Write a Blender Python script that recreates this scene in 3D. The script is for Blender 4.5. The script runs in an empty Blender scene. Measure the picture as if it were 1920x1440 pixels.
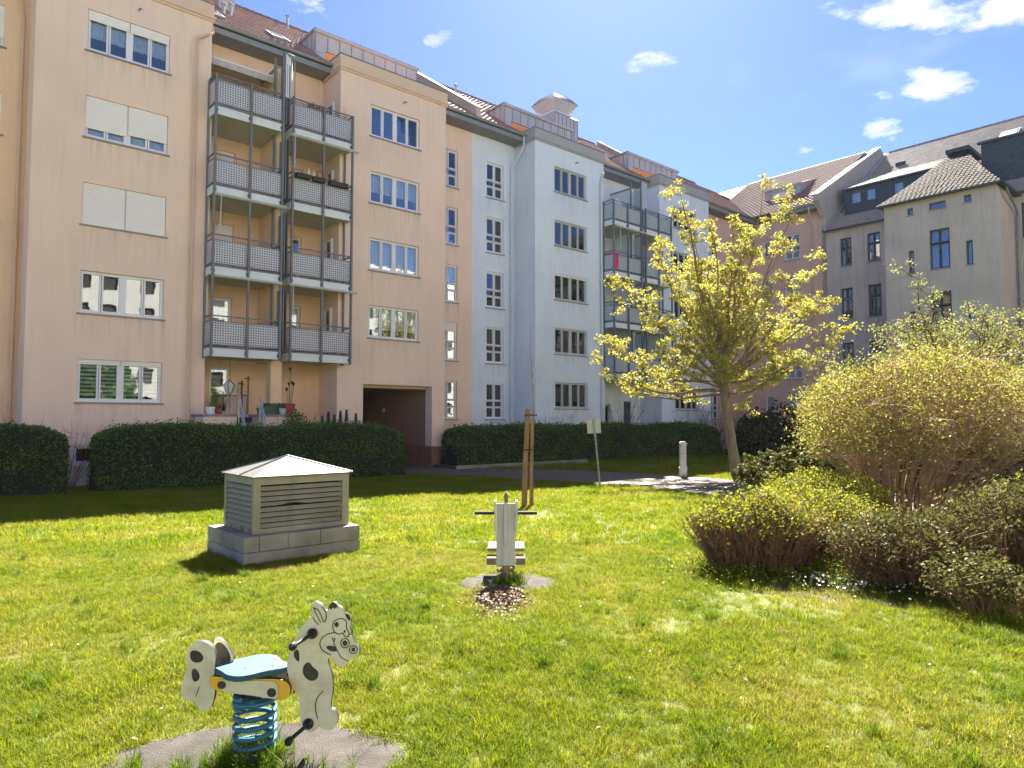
import bpy, math, random
import numpy as np
from mathutils import Vector, Matrix
random.seed(7); rng = np.random.default_rng(11)
S = bpy.context.scene
# ---------------------------------------------------------------- camera, world, sun, exposure
PITCH = math.radians(2.862)
cam_d = bpy.data.cameras.new('camera'); cam = bpy.data.objects.new('camera', cam_d); S.collection.objects.link(cam)
cam_d.sensor_width = 36; cam_d.lens = 36*1300/1920; cam_d.clip_end = 3000; cam_d.clip_start = .05
cam.location = (0, 0, 2.15); cam.rotation_euler = (math.pi/2+PITCH, 0, 0)
S.camera = cam
SUN_EL, SUN_AZ = math.radians(46), math.radians(9)
w = bpy.data.worlds.new('World'); S.world = w; w.use_nodes = True
nt = w.node_tree; nt.nodes.clear()
def N(t, typ, **kw):
    n = t.nodes.new(typ)
    for k, v in kw.items(): setattr(n, k, v)
    return n
sky = N(nt, 'ShaderNodeTexSky', sky_type='NISHITA', sun_disc=False, sun_elevation=SUN_EL, sun_rotation=SUN_AZ,
        altitude=200, air_density=.42, dust_density=.20, ozone_density=7.0)
bg = N(nt, 'ShaderNodeBackground'); bg.inputs[1].default_value = .05
out = N(nt, 'ShaderNodeOutputWorld')
tc = N(nt, 'ShaderNodeTexCoord')
SKYMIX = N(nt, 'ShaderNodeMix', data_type='RGBA'); SKYMIX.inputs['B'].default_value = (4.2, 4.3, 4.6, 1)
nt.links.new(sky.outputs[0], SKYMIX.inputs['A'])
nt.links.new(SKYMIX.outputs['Result'], bg.inputs[0]); nt.links.new(bg.outputs[0], out.inputs[0])
def mathn(t, op, a, b=None, clamp=False):
    n = N(t, 'ShaderNodeMath', operation=op, use_clamp=clamp)
    for i, v in enumerate((a, b)):
        if v is None: continue
        if isinstance(v, (int, float)): n.inputs[i].default_value = v
        else: t.links.new(v, n.inputs[i])
    return n.outputs[0]
# clouds: a few small cumulus by direction, ragged by noise; the same noise makes sparse wisps all round the sky
cn = N(nt, 'ShaderNodeTexNoise'); cn.inputs['Scale'].default_value = 14; cn.inputs['Detail'].default_value = 9; cn.inputs['Roughness'].default_value = .62
mp = N(nt, 'ShaderNodeMapping'); mp.inputs['Scale'].default_value = (1, 1, 2.4)
nt.links.new(tc.outputs['Generated'], mp.inputs[0]); nt.links.new(mp.outputs[0], cn.inputs['Vector'])
CLOUDS = [(.5900, .6010, .100, .022, 1.1), (.7300, .6100, .055, .020, 1.1), (.2000, .5260, .032, .012, .9), (.6170, .4930, .048, .017, 1.2), (.5420, .4780, .018, .008, .9),
          (.5540, .4240, .040, .014, 1.2), (.4850, .4160, .020, .007, .7), (.4260, .3970, .018, .008, .6), (-.3000, .610, .055, .022, .62), (-.1000, .560, .02, .01, .35), (.1250, .4520, .03, .006, .35),
          (-.62, .72, .16, .05, .8), (.9, .35, .12, .03, .9), (-.9, .4, .14, .03, .8)]
sx = N(nt, 'ShaderNodeSeparateXYZ'); nt.links.new(tc.outputs['Generated'], sx.inputs[0])
az = mathn(nt, 'DIVIDE', sx.outputs[0], sx.outputs[1]); hy = mathn(nt, 'MAXIMUM', sx.outputs[1], .001)
tz = mathn(nt, 'DIVIDE', sx.outputs[2], hy)
tot = None
for cx, cz, wx, wz, am in CLOUDS:
    a = mathn(nt, 'POWER', mathn(nt, 'ABSOLUTE', mathn(nt, 'DIVIDE', mathn(nt, 'SUBTRACT', az, cx), wx)), 2)
    b = mathn(nt, 'POWER', mathn(nt, 'ABSOLUTE', mathn(nt, 'DIVIDE', mathn(nt, 'SUBTRACT', tz, cz), wz)), 2)
    g = mathn(nt, 'MULTIPLY', mathn(nt, 'SUBTRACT', 1, mathn(nt, 'MULTIPLY', mathn(nt, 'ADD', a, b), .38)), am)
    g = mathn(nt, 'MAXIMUM', g, 0)
    tot = g if tot is None else mathn(nt, 'MAXIMUM', tot, g)
fr = mathn(nt, 'GREATER_THAN', sx.outputs[1], .01)
tot = mathn(nt, 'MULTIPLY', tot, fr)
wn = N(nt, 'ShaderNodeTexNoise'); wn.inputs['Scale'].default_value = 3.2; wn.inputs['Detail'].default_value = 8; wn.inputs['Roughness'].default_value = .6
nt.links.new(mp.outputs[0], wn.inputs['Vector'])
wis = mathn(nt, 'MULTIPLY', mathn(nt, 'SUBTRACT', wn.outputs[0], .60, True), 1.1, True)
ed = mathn(nt, 'ADD', tot, mathn(nt, 'MULTIPLY', mathn(nt, 'SUBTRACT', cn.outputs[0], .5), 4.4))
ed = mathn(nt, 'MULTIPLY', mathn(nt, 'SUBTRACT', ed, .50), 1.0, True)
cl = mathn(nt, 'MULTIPLY', ed, mathn(nt, 'GREATER_THAN', tot, .02))
cl = mathn(nt, 'MINIMUM', mathn(nt, 'ADD', cl, wis), .93)
nt.links.new(cl, SKYMIX.inputs['Factor'])
s3 = Vector((math.cos(SUN_EL)*math.sin(SUN_AZ), math.cos(SUN_EL)*math.cos(SUN_AZ), math.sin(SUN_EL)))
sd = bpy.data.lights.new('sun', 'SUN'); sd.energy = 5.0; sd.angle = math.radians(.55); sd.color = (1, .93, .80)
sun = bpy.data.objects.new('sun', sd); S.collection.objects.link(sun); sun.rotation_euler = s3.to_track_quat('Z', 'Y').to_euler(); sun.location = (20, 60, 60)
S.view_settings.view_transform = 'Standard'; S.view_settings.look = 'None'; S.view_settings.gamma = 1
S.view_settings.use_curve_mapping = False; S.view_settings.exposure = 2.7
S.render.engine = 'CYCLES'; S.cycles.transparent_max_bounces = 12
# ---------------------------------------------------------------- frames of reference
AA = math.radians(48.765); dA = Vector((math.sin(AA), math.cos(AA), 0)); nA = Vector((math.cos(AA), -math.sin(AA), 0)); PA = Vector((-4.997, 29.4, 0))
def F(u, d, z=0): return PA + dA*u + nA*d + Vector((0, 0, z))
ROT_A = math.atan2(dA.y, dA.x); ROT_B = math.atan2(nA.y, nA.x)
def zg(y):
    t = min(max((y-4)/20, 0), 1); return .45*(1-t*t*(3-2*t))
def zgn(y):
    t = np.clip((y-4)/20, 0, 1); return .45*(1-t*t*(3-2*t))
# ---------------------------------------------------------------- materials
def mat(name, col, rough=.8, col2=None, scale=2., bump=0., bscale=60., metal=0., detail=5, spec=.4, coord='Object', stretch=None, lo=.38, hi=.66, streak=0):
    m = bpy.data.materials.new(name); m.use_nodes = True; t = m.node_tree; b = t.nodes['Principled BSDF']
    b.inputs['Roughness'].default_value = rough; b.inputs['Metallic'].default_value = metal; b.inputs['Specular IOR Level'].default_value = spec
    b.inputs['Base Color'].default_value = (*col, 1)
    c = N(t, 'ShaderNodeTexCoord'); v = N(t, 'ShaderNodeNewGeometry').outputs['Position'] if coord == 'World' else c.outputs[coord]
    if stretch:
        q = N(t, 'ShaderNodeMapping'); q.inputs['Scale'].default_value = stretch; t.links.new(v, q.inputs[0]); v = q.outputs[0]
    if col2:
        n = N(t, 'ShaderNodeTexNoise'); n.inputs['Scale'].default_value = scale; n.inputs['Detail'].default_value = detail; n.inputs['Roughness'].default_value = .6
        t.links.new(v, n.inputs['Vector'])
        r = N(t, 'ShaderNodeValToRGB'); r.color_ramp.elements[0].position = lo; r.color_ramp.elements[1].position = hi
        r.color_ramp.elements[0].color = (*col, 1); r.color_ramp.elements[1].color = (*col2, 1)
        t.links.new(n.outputs[0], r.inputs[0]); src = r.outputs[0]
        if streak:
            q = N(t, 'ShaderNodeMapping'); q.inputs['Scale'].default_value = (5, 5, .35); t.links.new(v, q.inputs[0])
            n2 = N(t, 'ShaderNodeTexNoise'); n2.inputs['Scale'].default_value = 1.0; n2.inputs['Detail'].default_value = 6; t.links.new(q.outputs[0], n2.inputs['Vector'])
            f = mathn(t, 'MULTIPLY', mathn(t, 'SUBTRACT', n2.outputs[0], .52, True), streak*4, True)
            x = N(t, 'ShaderNodeMix', data_type='RGBA'); x.inputs['B'].default_value = (col[0]*.62, col[1]*.63, col[2]*.64, 1)
            t.links.new(f, x.inputs['Factor']); t.links.new(src, x.inputs['A']); src = x.outputs['Result']
        t.links.new(src, b.inputs['Base Color'])
    if bump:
        n = N(t, 'ShaderNodeTexNoise'); n.inputs['Scale'].default_value = bscale; n.inputs['Detail'].default_value = 4
        t.links.new(v, n.inputs['Vector'])
        bp = N(t, 'ShaderNodeBump'); bp.inputs['Strength'].default_value = bump; bp.inputs['Distance'].default_value = .02
        t.links.new(n.outputs[0], bp.inputs['Height']); t.links.new(bp.outputs[0], b.inputs['Normal'])
    return m
def leafmat(name, cols, trans=.5, patch=None, pscale=.5, rough=.55):
    m = bpy.data.materials.new(name); m.use_nodes = True; t = m.node_tree; t.nodes.clear()
    o = N(t, 'ShaderNodeOutputMaterial'); g = N(t, 'ShaderNodeNewGeometry')
    r = N(t, 'ShaderNodeValToRGB'); e = r.color_ramp.elements
    while len(e) < len(cols): e.new(.5)
    for i, cc in enumerate(cols): e[i].position = i/(len(cols)-1); e[i].color = (*cc, 1)
    if patch:
        oi = N(t, 'ShaderNodeObjectInfo'); src = mathn(t, 'ADD', mathn(t, 'MULTIPLY', oi.outputs['Random'], .35), mathn(t, 'MULTIPLY', g.outputs['Random Per Island'], .30))
        n = N(t, 'ShaderNodeTexNoise'); n.inputs['Scale'].default_value = pscale; n.inputs['Detail'].default_value = 6; n.inputs['Roughness'].default_value = .65
        t.links.new(g.outputs['Position'], n.inputs['Vector'])
        src = mathn(t, 'ADD', src, mathn(t, 'MULTIPLY', mathn(t, 'SUBTRACT', n.outputs[0], .35), 1.5))
        t.links.new(src, r.inputs[0])
    else: t.links.new(g.outputs['Random Per Island'], r.inputs[0])
    d = N(t, 'ShaderNodeBsdfPrincipled'); d.inputs['Roughness'].default_value = rough; d.inputs['Specular IOR Level'].default_value = .12
    tr = N(t, 'ShaderNodeBsdfTranslucent'); x = N(t, 'ShaderNodeMixShader'); x.inputs[0].default_value = trans
    t.links.new(r.outputs[0], d.inputs['Base Color']); t.links.new(r.outputs[0], tr.inputs[0])
    t.links.new(d.outputs[0], x.inputs[1]); t.links.new(tr.outputs[0], x.inputs[2]); t.links.new(x.outputs[0], o.inputs[0])
    return m
M = {}
M['peach'] = mat('stucco_peach_bay', (.86, .645, .52), .9, (.775, .59, .485), .35, .25, 90, detail=10, streak=.24)
M['peach2'] = mat('stucco_peach_recess', (.86, .60, .41), .9, (.79, .55, .385), .5, .25, 90, detail=8, streak=.2)
M['pink'] = mat('stucco_pink', (.70, .46, .38), .9, (.66, .45, .38), .5, .2, 90, detail=8, streak=.3)
M['plinth'] = mat('plinth_red', (.24, .11, .085), .9, (.30, .15, .12), 3, .2, 60)
M['white'] = mat('stucco_white', (.71, .75, .84), .9, (.63, .68, .77), .4, .2, 90, detail=8, streak=.3)
M['grey'] = mat('stucco_grey', (.58, .50, .455), .9, (.50, .43, .395), .6, .3, 70, detail=9, streak=.7)
M['firew'] = mat('stucco_fire_wall', (.50, .43, .37), .9, (.44, .38, .33), .8, .2, 70, streak=.4)
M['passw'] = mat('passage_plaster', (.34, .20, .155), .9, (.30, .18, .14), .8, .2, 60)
hm = bpy.data.materials.new('glare_haze'); hm.use_nodes = True; hm.node_tree.nodes.clear()
_o = N(hm.node_tree, 'ShaderNodeOutputMaterial'); _v = N(hm.node_tree, 'ShaderNodeVolumePrincipled'); _v.inputs['Color'].default_value = (.96, .97, 1, 1); _v.inputs['Density'].default_value = .00015; _v.inputs['Anisotropy'].default_value = .0
hm.node_tree.links.new(_v.outputs[0], _o.inputs['Volume']); M['haze'] = hm
M['oppw'] = mat('stucco_cream', (.64, .60, .57), .9, (.58, .55, .52), .6, .2, 60)
M['trim'] = mat('cornice_peach', (.72, .53, .38), .85, (.68, .50, .37), 2, .1, 60)
M['trimw'] = mat('cornice_grey', (.40, .385, .39), .85, (.36, .35, .36), 2, .1, 60)
M['zinc'] = mat('zinc_sheet', (.50, .46, .47), .5, (.43, .40, .42), 1.5, 0, metal=.25)
M['zincd'] = mat('zinc_gutter', (.27, .28, .29), .5, (.22, .23, .24), 3, 0, metal=.3)
M['soffit'] = mat('soffit_boards', (.23, .22, .24), .7, (.20, .19, .21), 3)
M['steel'] = mat('painted_steel_grey', (.15, .15, .175), .5, (.18, .18, .205), 5)
M['steelb'] = mat('painted_steel_blue', (.12, .15, .19), .5, (.15, .18, .22), 5)
M['panel'] = mat('perforated_sheet', (.60, .60, .66), .5, (.55, .55, .61), 3, metal=.1)
M['panelw'] = mat('balcony_sheet', (.45, .48, .53), .5, (.40, .43, .48), 3)
M['hole_shade'] = mat('panel_hole_shade', (.13, .13, .15), .9, (.17, .165, .185), 3)  # dark tone stands in for the balcony shade seen through the panel holes
M['slab'] = mat('balcony_concrete', (.55, .54, .50), .85, (.48, .47, .44), 2)
M['fascia'] = mat('fascia_white', (.72, .74, .76), .6, (.66, .68, .70), 2)
M['pvc'] = mat('window_frame_white', (.78, .76, .81), .4, (.74, .72, .77), 2)
M['pvcg'] = mat('window_frame_beige', (.50, .49, .47), .5, (.46, .45, .43), 2)
M['dkfr'] = mat('window_frame_petrol', (.055, .085, .105), .4, (.07, .10, .12), 3)
M['sill'] = mat('sill_aluminium', (.22, .22, .24), .45, (.26, .26, .28), 4, metal=.2)
M['shut'] = mat('roller_shutter', (.86, .80, .79), .5, (.82, .76, .75), 1)
M['curt'] = mat('net_curtain', (.72, .75, .80), .9, (.55, .58, .64), 6)
M['curtb'] = mat('day_night_blind', (.50, .54, .52), .9)
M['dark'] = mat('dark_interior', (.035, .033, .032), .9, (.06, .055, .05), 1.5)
M['doorp'] = mat('door_panel', (.6, .6, .6), .6)
M['pipe'] = mat('downpipe_peach', (.66, .45, .31), .5, (.62, .43, .30), 3)
M['pipew'] = mat('downpipe_white', (.62, .65, .69), .5, (.58, .61, .65), 3)
M['pipeg'] = mat('downpipe_zinc', (.28, .27, .28), .5, (.22, .22, .23), 3, metal=.3)
M['cop'] = mat('wall_coping', (.62, .57, .49), .7, (.54, .50, .44), 3)
M['glasslit'] = mat('skylight_glass', (.55, .60, .66), .12, spec=1.)
M['asph'] = mat('path_paving', (.125, .105, .10), .9, (.115, .098, .095), 9, .5, 160, detail=9)
M['pad'] = mat('old_concrete', (.085, .075, .07), .95, (.045, .038, .035), 5, .9, 140, detail=12)
M['rubber'] = mat('rubber_mat', (.10, .088, .08), .95, (.06, .05, .045), 9, 1., 160, detail=12)
M['soil'] = mat('soil', (.07, .05, .032), .95, (.12, .085, .055), 6, .8, 60)
M['conc'] = mat('weathered_concrete', (.33, .30, .27), .9, (.21, .19, .165), 2.2, .6, 70, detail=10, streak=.6)
M['ventm'] = mat('vent_metal_beige', (.31, .285, .235), .5, (.235, .215, .165), 1.8, .1, 60, streak=1.0)
M['ventroof'] = mat('vent_roof_sheet', (.135, .135, .132), .6, (.085, .085, .084), 3, .15, 20, detail=9, metal=.2)
M['rust'] = mat('rusty_metal', (.16, .085, .06), .8, (.32, .27, .21), 7, .4, 50)
M['bark'] = mat('bark', (.27, .20, .14), .9, (.16, .12, .085), 7, .8, 40, stretch=(1, 1, .25))
M['barkd'] = mat('bark_dark', (.10, .07, .05), .9, (.16, .115, .08), 9, .4, 50)
M['stem'] = mat('bush_stems', (.44, .28, .17), .8, (.30, .185, .115), 3, .3, 60)
M['twig'] = mat('red_brown_twigs', (.15, .075, .045), .8, (.24, .13, .07), 6)
M['wood'] = mat('stake_wood', (.33, .19, .10), .85, (.22, .125, .065), 4, .5, 30, stretch=(6, 6, .6))
M['seatw'] = mat('weathered_wood_board', (.20, .15, .10), .85, (.12, .085, .055), 6, .4, 40)
M['black'] = mat('black_plastic', (.012, .012, .013), .42)
M['hwhite'] = mat('rider_board_cream', (.60, .565, .445), .5, (.42, .38, .29), 7, .1, 60, detail=12, lo=.46, hi=.74)
M['hblack'] = mat('rider_paint_black', (.022, .020, .018), .55, (.05, .045, .04), 20)
M['blue'] = mat('rider_blue', (.020, .075, .135), .6, (.04, .085, .12), 14, .1, 50, detail=10, lo=.5, hi=.75)
M['blued'] = mat('spring_blue', (.025, .15, .25), .42, (.03, .11, .17), 14)
M['yel'] = mat('rider_yellow', (.68, .38, .03), .45)
M['rwhite'] = mat('rider_grey_board', (.52, .51, .48), .55, (.40, .39, .36), 5, .1, 50, stretch=(4, 4, .5))
M['galv'] = mat('galvanised_post', (.34, .36, .32), .5, (.26, .27, .24), 6, metal=.4)
M['signb'] = mat('sign_back', (.50, .49, .40), .5, (.44, .43, .36), 5)
M['bollc'] = mat('bollard_paint', (.66, .63, .55), .6, (.50, .46, .38), 5, .2, 50)
M['chips'] = mat('wood_chips', (.36, .20, .13), .9, (.20, .11, .07), 30)
M['pot'] = mat('terracotta_red', (.33, .055, .035), .7)
M['plang'] = mat('planter_green', (.05, .11, .06), .6)
M['magenta'] = mat('towel_magenta', (.62, .03, .16), .9)
M['slate'] = mat('slate', (.44, .34, .27), .6, (.30, .245, .205), 5, 0, 30, spec=.5)
M['slate2'] = mat('slate_scale', (.058, .046, .047), .75, (.030, .025, .028), 5, 0, 30, spec=.05)
M['dslate'] = mat('slate_dark_cladding', (.045, .058, .085), .7, (.07, .085, .12), 4)
M['tile'] = mat('clay_tiles', (.25, .11, .085), .6, (.36, .19, .15), 6, .2, 40, spec=.5)
M['orange'] = mat('terrace_orange', (.70, .30, .12), .8)
M['awn'] = mat('awning_cloth', (.55, .50, .45), .9, (.42, .37, .33), 3, stretch=(8, 1, 1), lo=.45, hi=.55)
M['fencem'] = mat('fence_steel', (.07, .12, .13), .5)
M['lampw'] = mat('lantern_glass', (.65, .62, .55), .3)
M['alu'] = mat('aluminium', (.50, .50, .50), .35, metal=.6)
M['flower'] = leafmat('white_petals', [(.75, .75, .70), (.85, .85, .80)], .3)
M['flowery'] = leafmat('pink_petals', [(.6, .15, .25), (.75, .3, .4)], .3)
M['gblade'] = leafmat('grass_blades', [(.048, .105, .004), (.095, .16, .005), (.165, .21, .006), (.225, .24, .012), (.32, .265, .08)], .55, patch=True, pscale=.75)
M['gtall'] = leafmat('grass_tall', [(.05, .10, .005), (.09, .155, .007), (.14, .19, .010)], .5)
M['lv_tree'] = leafmat('leaf_maple', [(.25, .235, .03), (.40, .37, .065), (.54, .50, .15)], .45)
M['lv_pale'] = leafmat('leaf_pale', [(.13, .15, .035), (.24, .25, .06), (.32, .31, .10)], .45)
M['lv_big'] = leafmat('leaf_privet', [(.12, .13, .022), (.25, .24, .04), (.40, .35, .09)], .45)
M['lv_low'] = leafmat('leaf_low', [(.06, .10, .012), (.20, .22, .02), (.34, .30, .03)], .5)
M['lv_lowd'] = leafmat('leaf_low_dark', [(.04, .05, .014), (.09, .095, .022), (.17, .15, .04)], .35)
M['lv_hedge'] = leafmat('leaf_hedge', [(.035, .065, .02), (.085, .15, .035), (.16, .24, .06)], .25)
M['lv_shade'] = leafmat('leaf_shade', [(.012, .02, .012), (.03, .042, .02), (.05, .06, .025)], .2)  # shade of the corner is put into this near-black leaf colour
M['lv_blue'] = leafmat('leaf_spruce', [(.03, .05, .055), (.06, .085, .09)], .1)
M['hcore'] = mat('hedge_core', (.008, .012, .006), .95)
def glassmat():
    m = bpy.data.materials.new('window_glass'); m.use_nodes = True; t = m.node_tree; t.nodes.clear()
    o = N(t, 'ShaderNodeOutputMaterial'); g = N(t, 'ShaderNodeBsdfGlossy'); g.inputs['Roughness'].default_value = .015; g.inputs[0].default_value = (.92, .96, 1, 1)
    tr = N(t, 'ShaderNodeBsdfTransparent'); tr.inputs[0].default_value = (.88, .92, .93, 1)
    lw = N(t, 'ShaderNodeFresnel'); lw.inputs[0].default_value = 1.6
    tcn = N(t, 'ShaderNodeTexCoord'); n = N(t, 'ShaderNodeTexNoise'); n.inputs['Scale'].default_value = 1.3; t.links.new(tcn.outputs['Object'], n.inputs[0])
    bp = N(t, 'ShaderNodeBump'); bp.inputs['Strength'].default_value = .035; bp.inputs['Distance'].default_value = .05; t.links.new(n.outputs[0], bp.inputs['Height']); t.links.new(bp.outputs[0], g.inputs['Normal'])
    x = N(t, 'ShaderNodeMixShader'); t.links.new(mathn(t, 'ADD', mathn(t, 'MULTIPLY', lw.outputs[0], 1.0), .10, True), x.inputs[0])
    t.links.new(tr.outputs[0], x.inputs[1]); t.links.new(g.outputs[0], x.inputs[2]); t.links.new(x.outputs[0], o.inputs[0]); return m
M['glass'] = glassmat()
def stainmat():
    m = bpy.data.materials.new('water_stain'); m.use_nodes = True; t = m.node_tree; t.nodes.clear(); o = N(t, 'ShaderNodeOutputMaterial')
    d = N(t, 'ShaderNodeBsdfDiffuse'); d.inputs[0].default_value = (.20, .17, .145, 1); tr = N(t, 'ShaderNodeBsdfTransparent'); x = N(t, 'ShaderNodeMixShader')
    c = N(t, 'ShaderNodeTexCoord'); sp = N(t, 'ShaderNodeSeparateXYZ'); t.links.new(c.outputs['Generated'], sp.inputs[0])
    g = N(t, 'ShaderNodeNewGeometry'); q = N(t, 'ShaderNodeMapping'); q.inputs['Scale'].default_value = (9, 9, .55); t.links.new(g.outputs['Position'], q.inputs[0])
    n = N(t, 'ShaderNodeTexNoise'); n.inputs['Scale'].default_value = 1.0; n.inputs['Detail'].default_value = 8; t.links.new(q.outputs[0], n.inputs['Vector'])
    ex = mathn(t, 'MULTIPLY', mathn(t, 'MULTIPLY', sp.outputs[0], mathn(t, 'SUBTRACT', 1, sp.outputs[0])), 9, True)
    edge = mathn(t, 'ADD', .35, mathn(t, 'MULTIPLY', mathn(t, 'POWER', mathn(t, 'ABSOLUTE', mathn(t, 'SUBTRACT', mathn(t, 'MULTIPLY', sp.outputs[0], 2), 1)), 6), .9))
    f = mathn(t, 'MULTIPLY', mathn(t, 'SUBTRACT', n.outputs[0], .44, True), 2.2, True)
    f = mathn(t, 'MULTIPLY', mathn(t, 'MULTIPLY', f, mathn(t, 'POWER', sp.outputs[2], 1.6)), mathn(t, 'MULTIPLY', edge, ex)); f = mathn(t, 'MULTIPLY', f, .75, True)
    t.links.new(f, x.inputs[0]); t.links.new(tr.outputs[0], x.inputs[1]); t.links.new(d.outputs[0], x.inputs[2]); t.links.new(x.outputs[0], o.inputs[0]); return m
M['stain'] = stainmat()
# ---------------------------------------------------------------- helpers
COL = S.collection
class MB:
    def __init__(s): s.v = []; s.f = []; s.m = []; s.ms = []; s.T = None
    def mi(s, m):
        if m not in s.ms: s.ms.append(m)
        return s.ms.index(m)
    def add(s, vs, fs, m):
        o = len(s.v)
        if s.T is not None: vs = [tuple(s.T @ Vector(p)) for p in vs]
        s.v += [tuple(p) for p in vs]; k = s.mi(m)
        for f in fs: s.f.append(tuple(i+o for i in f)); s.m.append(k)
    def quad(s, a, b, c, d, m): s.add([a, b, c, d], [(0, 1, 2, 3)], m)
    def box(s, x0, x1, y0, y1, z0, z1, m):
        s.add([(x0, y0, z0), (x1, y0, z0), (x1, y1, z0), (x0, y1, z0), (x0, y0, z1), (x1, y0, z1), (x1, y1, z1), (x0, y1, z1)],
              [(0, 3, 2, 1), (4, 5, 6, 7), (0, 1, 5, 4), (1, 2, 6, 5), (2, 3, 7, 6), (3, 0, 4, 7)], m)
    def tube(s, pts, r, m, n=8, caps=True):
        pts = [Vector(p) for p in pts]; rs = r if isinstance(r, (list, tuple)) else [r]*len(pts); vs = []; fs = []
        prev = None
        for i, p in enumerate(pts):
            t = (pts[min(i+1, len(pts)-1)]-pts[max(i-1, 0)]).normalized()
            if prev is None:
                a = Vector((0, 0, 1)) if abs(t.z) < .9 else Vector((1, 0, 0)); x = t.cross(a).normalized()
            else:
                x = prev-t*prev.dot(t)
                x = x.normalized() if x.length > 1e-5 else t.orthogonal().normalized()
            prev = x; y = t.cross(x)
            for k in range(n):
                an = 2*math.pi*k/n; vs.append(p+(x*math.cos(an)+y*math.sin(an))*rs[i])
        for i in range(len(pts)-1):
            for k in range(n): fs.append((i*n+k, i*n+(k+1) % n, (i+1)*n+(k+1) % n, (i+1)*n+k))
        if caps: fs.append(tuple(range(n))[::-1]); fs.append(tuple((len(pts)-1)*n+k for k in range(n)))
        s.add(vs, fs, m)
    def lathe(s, prof, c, m, n=20):
        vs = []; fs = []
        for r, z in prof:
            for k in range(n): vs.append((c[0]+r*math.cos(2*math.pi*k/n), c[1]+r*math.sin(2*math.pi*k/n), c[2]+z))
        for i in range(len(prof)-1):
            for k in range(n): fs.append((i*n+k, i*n+(k+1) % n, (i+1)*n+(k+1) % n, (i+1)*n+k))
        fs.append(tuple(range(n))[::-1]); fs.append(tuple((len(prof)-1)*n+k for k in range(n)))
        s.add(vs, fs, m)
    def prism(s, o, y0, y1, m, m2=None):   # outline in x,z extruded along y
        n = len(o); vs = [(x, y0, z) for x, z in o]+[(x, y1, z) for x, z in o]
        s.add(vs, [tuple(range(n)), tuple(range(2*n-1, n-1, -1))], m)
        s.add(vs, [(i, i+n, (i+1) % n+n, (i+1) % n) for i in range(n)], m2 or m)
    def prismx(s, o, x0, x1, m):           # outline in y,z extruded along x
        n = len(o); vs = [(x0, y, z) for y, z in o]+[(x1, y, z) for y, z in o]
        s.add(vs, [tuple(range(n)), tuple(range(2*n-1, n-1, -1))]+[(i, i+n, (i+1) % n+n, (i+1) % n) for i in range(n)], m)
    def wall(s, x0, x1, z0, z1, y, holes, m, dep=.14):
        hs = [h for h in holes if h[0] < x1 and h[1] > x0]
        xs = sorted({x0, x1, *[max(x0, h[0]) for h in hs], *[min(x1, h[1]) for h in hs]})
        zs = sorted({z0, z1, *[h[2] for h in hs if z0 < h[2] < z1], *[h[3] for h in hs if z0 < h[3] < z1]})
        for i in range(len(xs)-1):
            for j in range(len(zs)-1):
                cx, cz = (xs[i]+xs[i+1])/2, (zs[j]+zs[j+1])/2
                if any(h[0] < cx < h[1] and h[2] < cz < h[3] for h in hs): continue
                s.quad((xs[i], y, zs[j]), (xs[i+1], y, zs[j]), (xs[i+1], y, zs[j+1]), (xs[i], y, zs[j+1]), m)
        for h in hs:
            a, b, c, d = h[:4]; Y = y+(h[4] if len(h) > 4 else dep)
            s.quad((a, y, c), (b, y, c), (b, Y, c), (a, Y, c), m); s.quad((a, y, d), (a, Y, d), (b, Y, d), (b, y, d), m)
            s.quad((a, y, c), (a, Y, c), (a, Y, d), (a, y, d), m); s.quad((b, y, c), (b, y, d), (b, Y, d), (b, Y, c), m)
    def mesh(s, name, smooth=False):
        me = bpy.data.meshes.new(name); me.from_pydata(s.v, [], s.f)
        for m in s.ms: me.materials.append(M[m])
        me.polygons.foreach_set('material_index', s.m)
        if smooth: me.polygons.foreach_set('use_smooth', [True]*len(s.f))
        me.update(); return me
    def build(s, name, parent=None, loc=(0, 0, 0), rz=0, smooth=False): return inst(name, s.mesh(name, smooth), parent, loc, rz)
def inst(name, me, parent=None, loc=(0, 0, 0), rz=0):
    o = bpy.data.objects.new(name, me); COL.objects.link(o); o.parent = parent; o.location = loc; o.rotation_euler = (0, 0, rz); return o
def tag(o, label=None, cat=None, group=None, kind=None):
    for k, v in (('label', label), ('category', cat), ('group', group), ('kind', kind)):
        if v: o[k] = v
    return o
def root(name, label, cat, loc=(0, 0, 0), rz=0, group=None):
    return tag(inst(name, None, None, loc, rz), label, cat, group)
def npmesh(name, V, Fq, mats, midx=None, k=4):
    me = bpy.data.meshes.new(name); n = len(V); f = len(Fq)
    me.vertices.add(n); me.vertices.foreach_set('co', np.asarray(V, np.float32).ravel())
    me.loops.add(f*k); me.loops.foreach_set('vertex_index', np.asarray(Fq, np.int32).ravel())
    me.polygons.add(f); me.polygons.foreach_set('loop_start', np.arange(f, dtype=np.int32)*k)
    for m in mats: me.materials.append(M[m])
    if midx is not None: me.polygons.foreach_set('material_index', np.asarray(midx, np.int32))
    me.update(calc_edges=True); return me
def leaves(name, C, size, mats, ratio=.6, updir=.3, midx=None):
    C = np.asarray(C, float); n = len(C); sz = size*rng.uniform(.6, 1.3, n)[:, None]
    a = rng.normal(size=(n, 3)); a[:, 2] += updir; a /= np.linalg.norm(a, axis=1)[:, None]
    b = rng.normal(size=(n, 3)); b -= (a*b).sum(1)[:, None]*a; b /= np.linalg.norm(b, axis=1)[:, None]
    c = np.cross(a, b)
    V = np.stack([C-b*sz, C-c*sz*ratio+a*sz*.15, C+b*sz, C+c*sz*ratio+a*sz*.15], 1).reshape(-1, 3)
    return npmesh(name, V, np.arange(n*4).reshape(n, 4), mats, midx)
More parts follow.
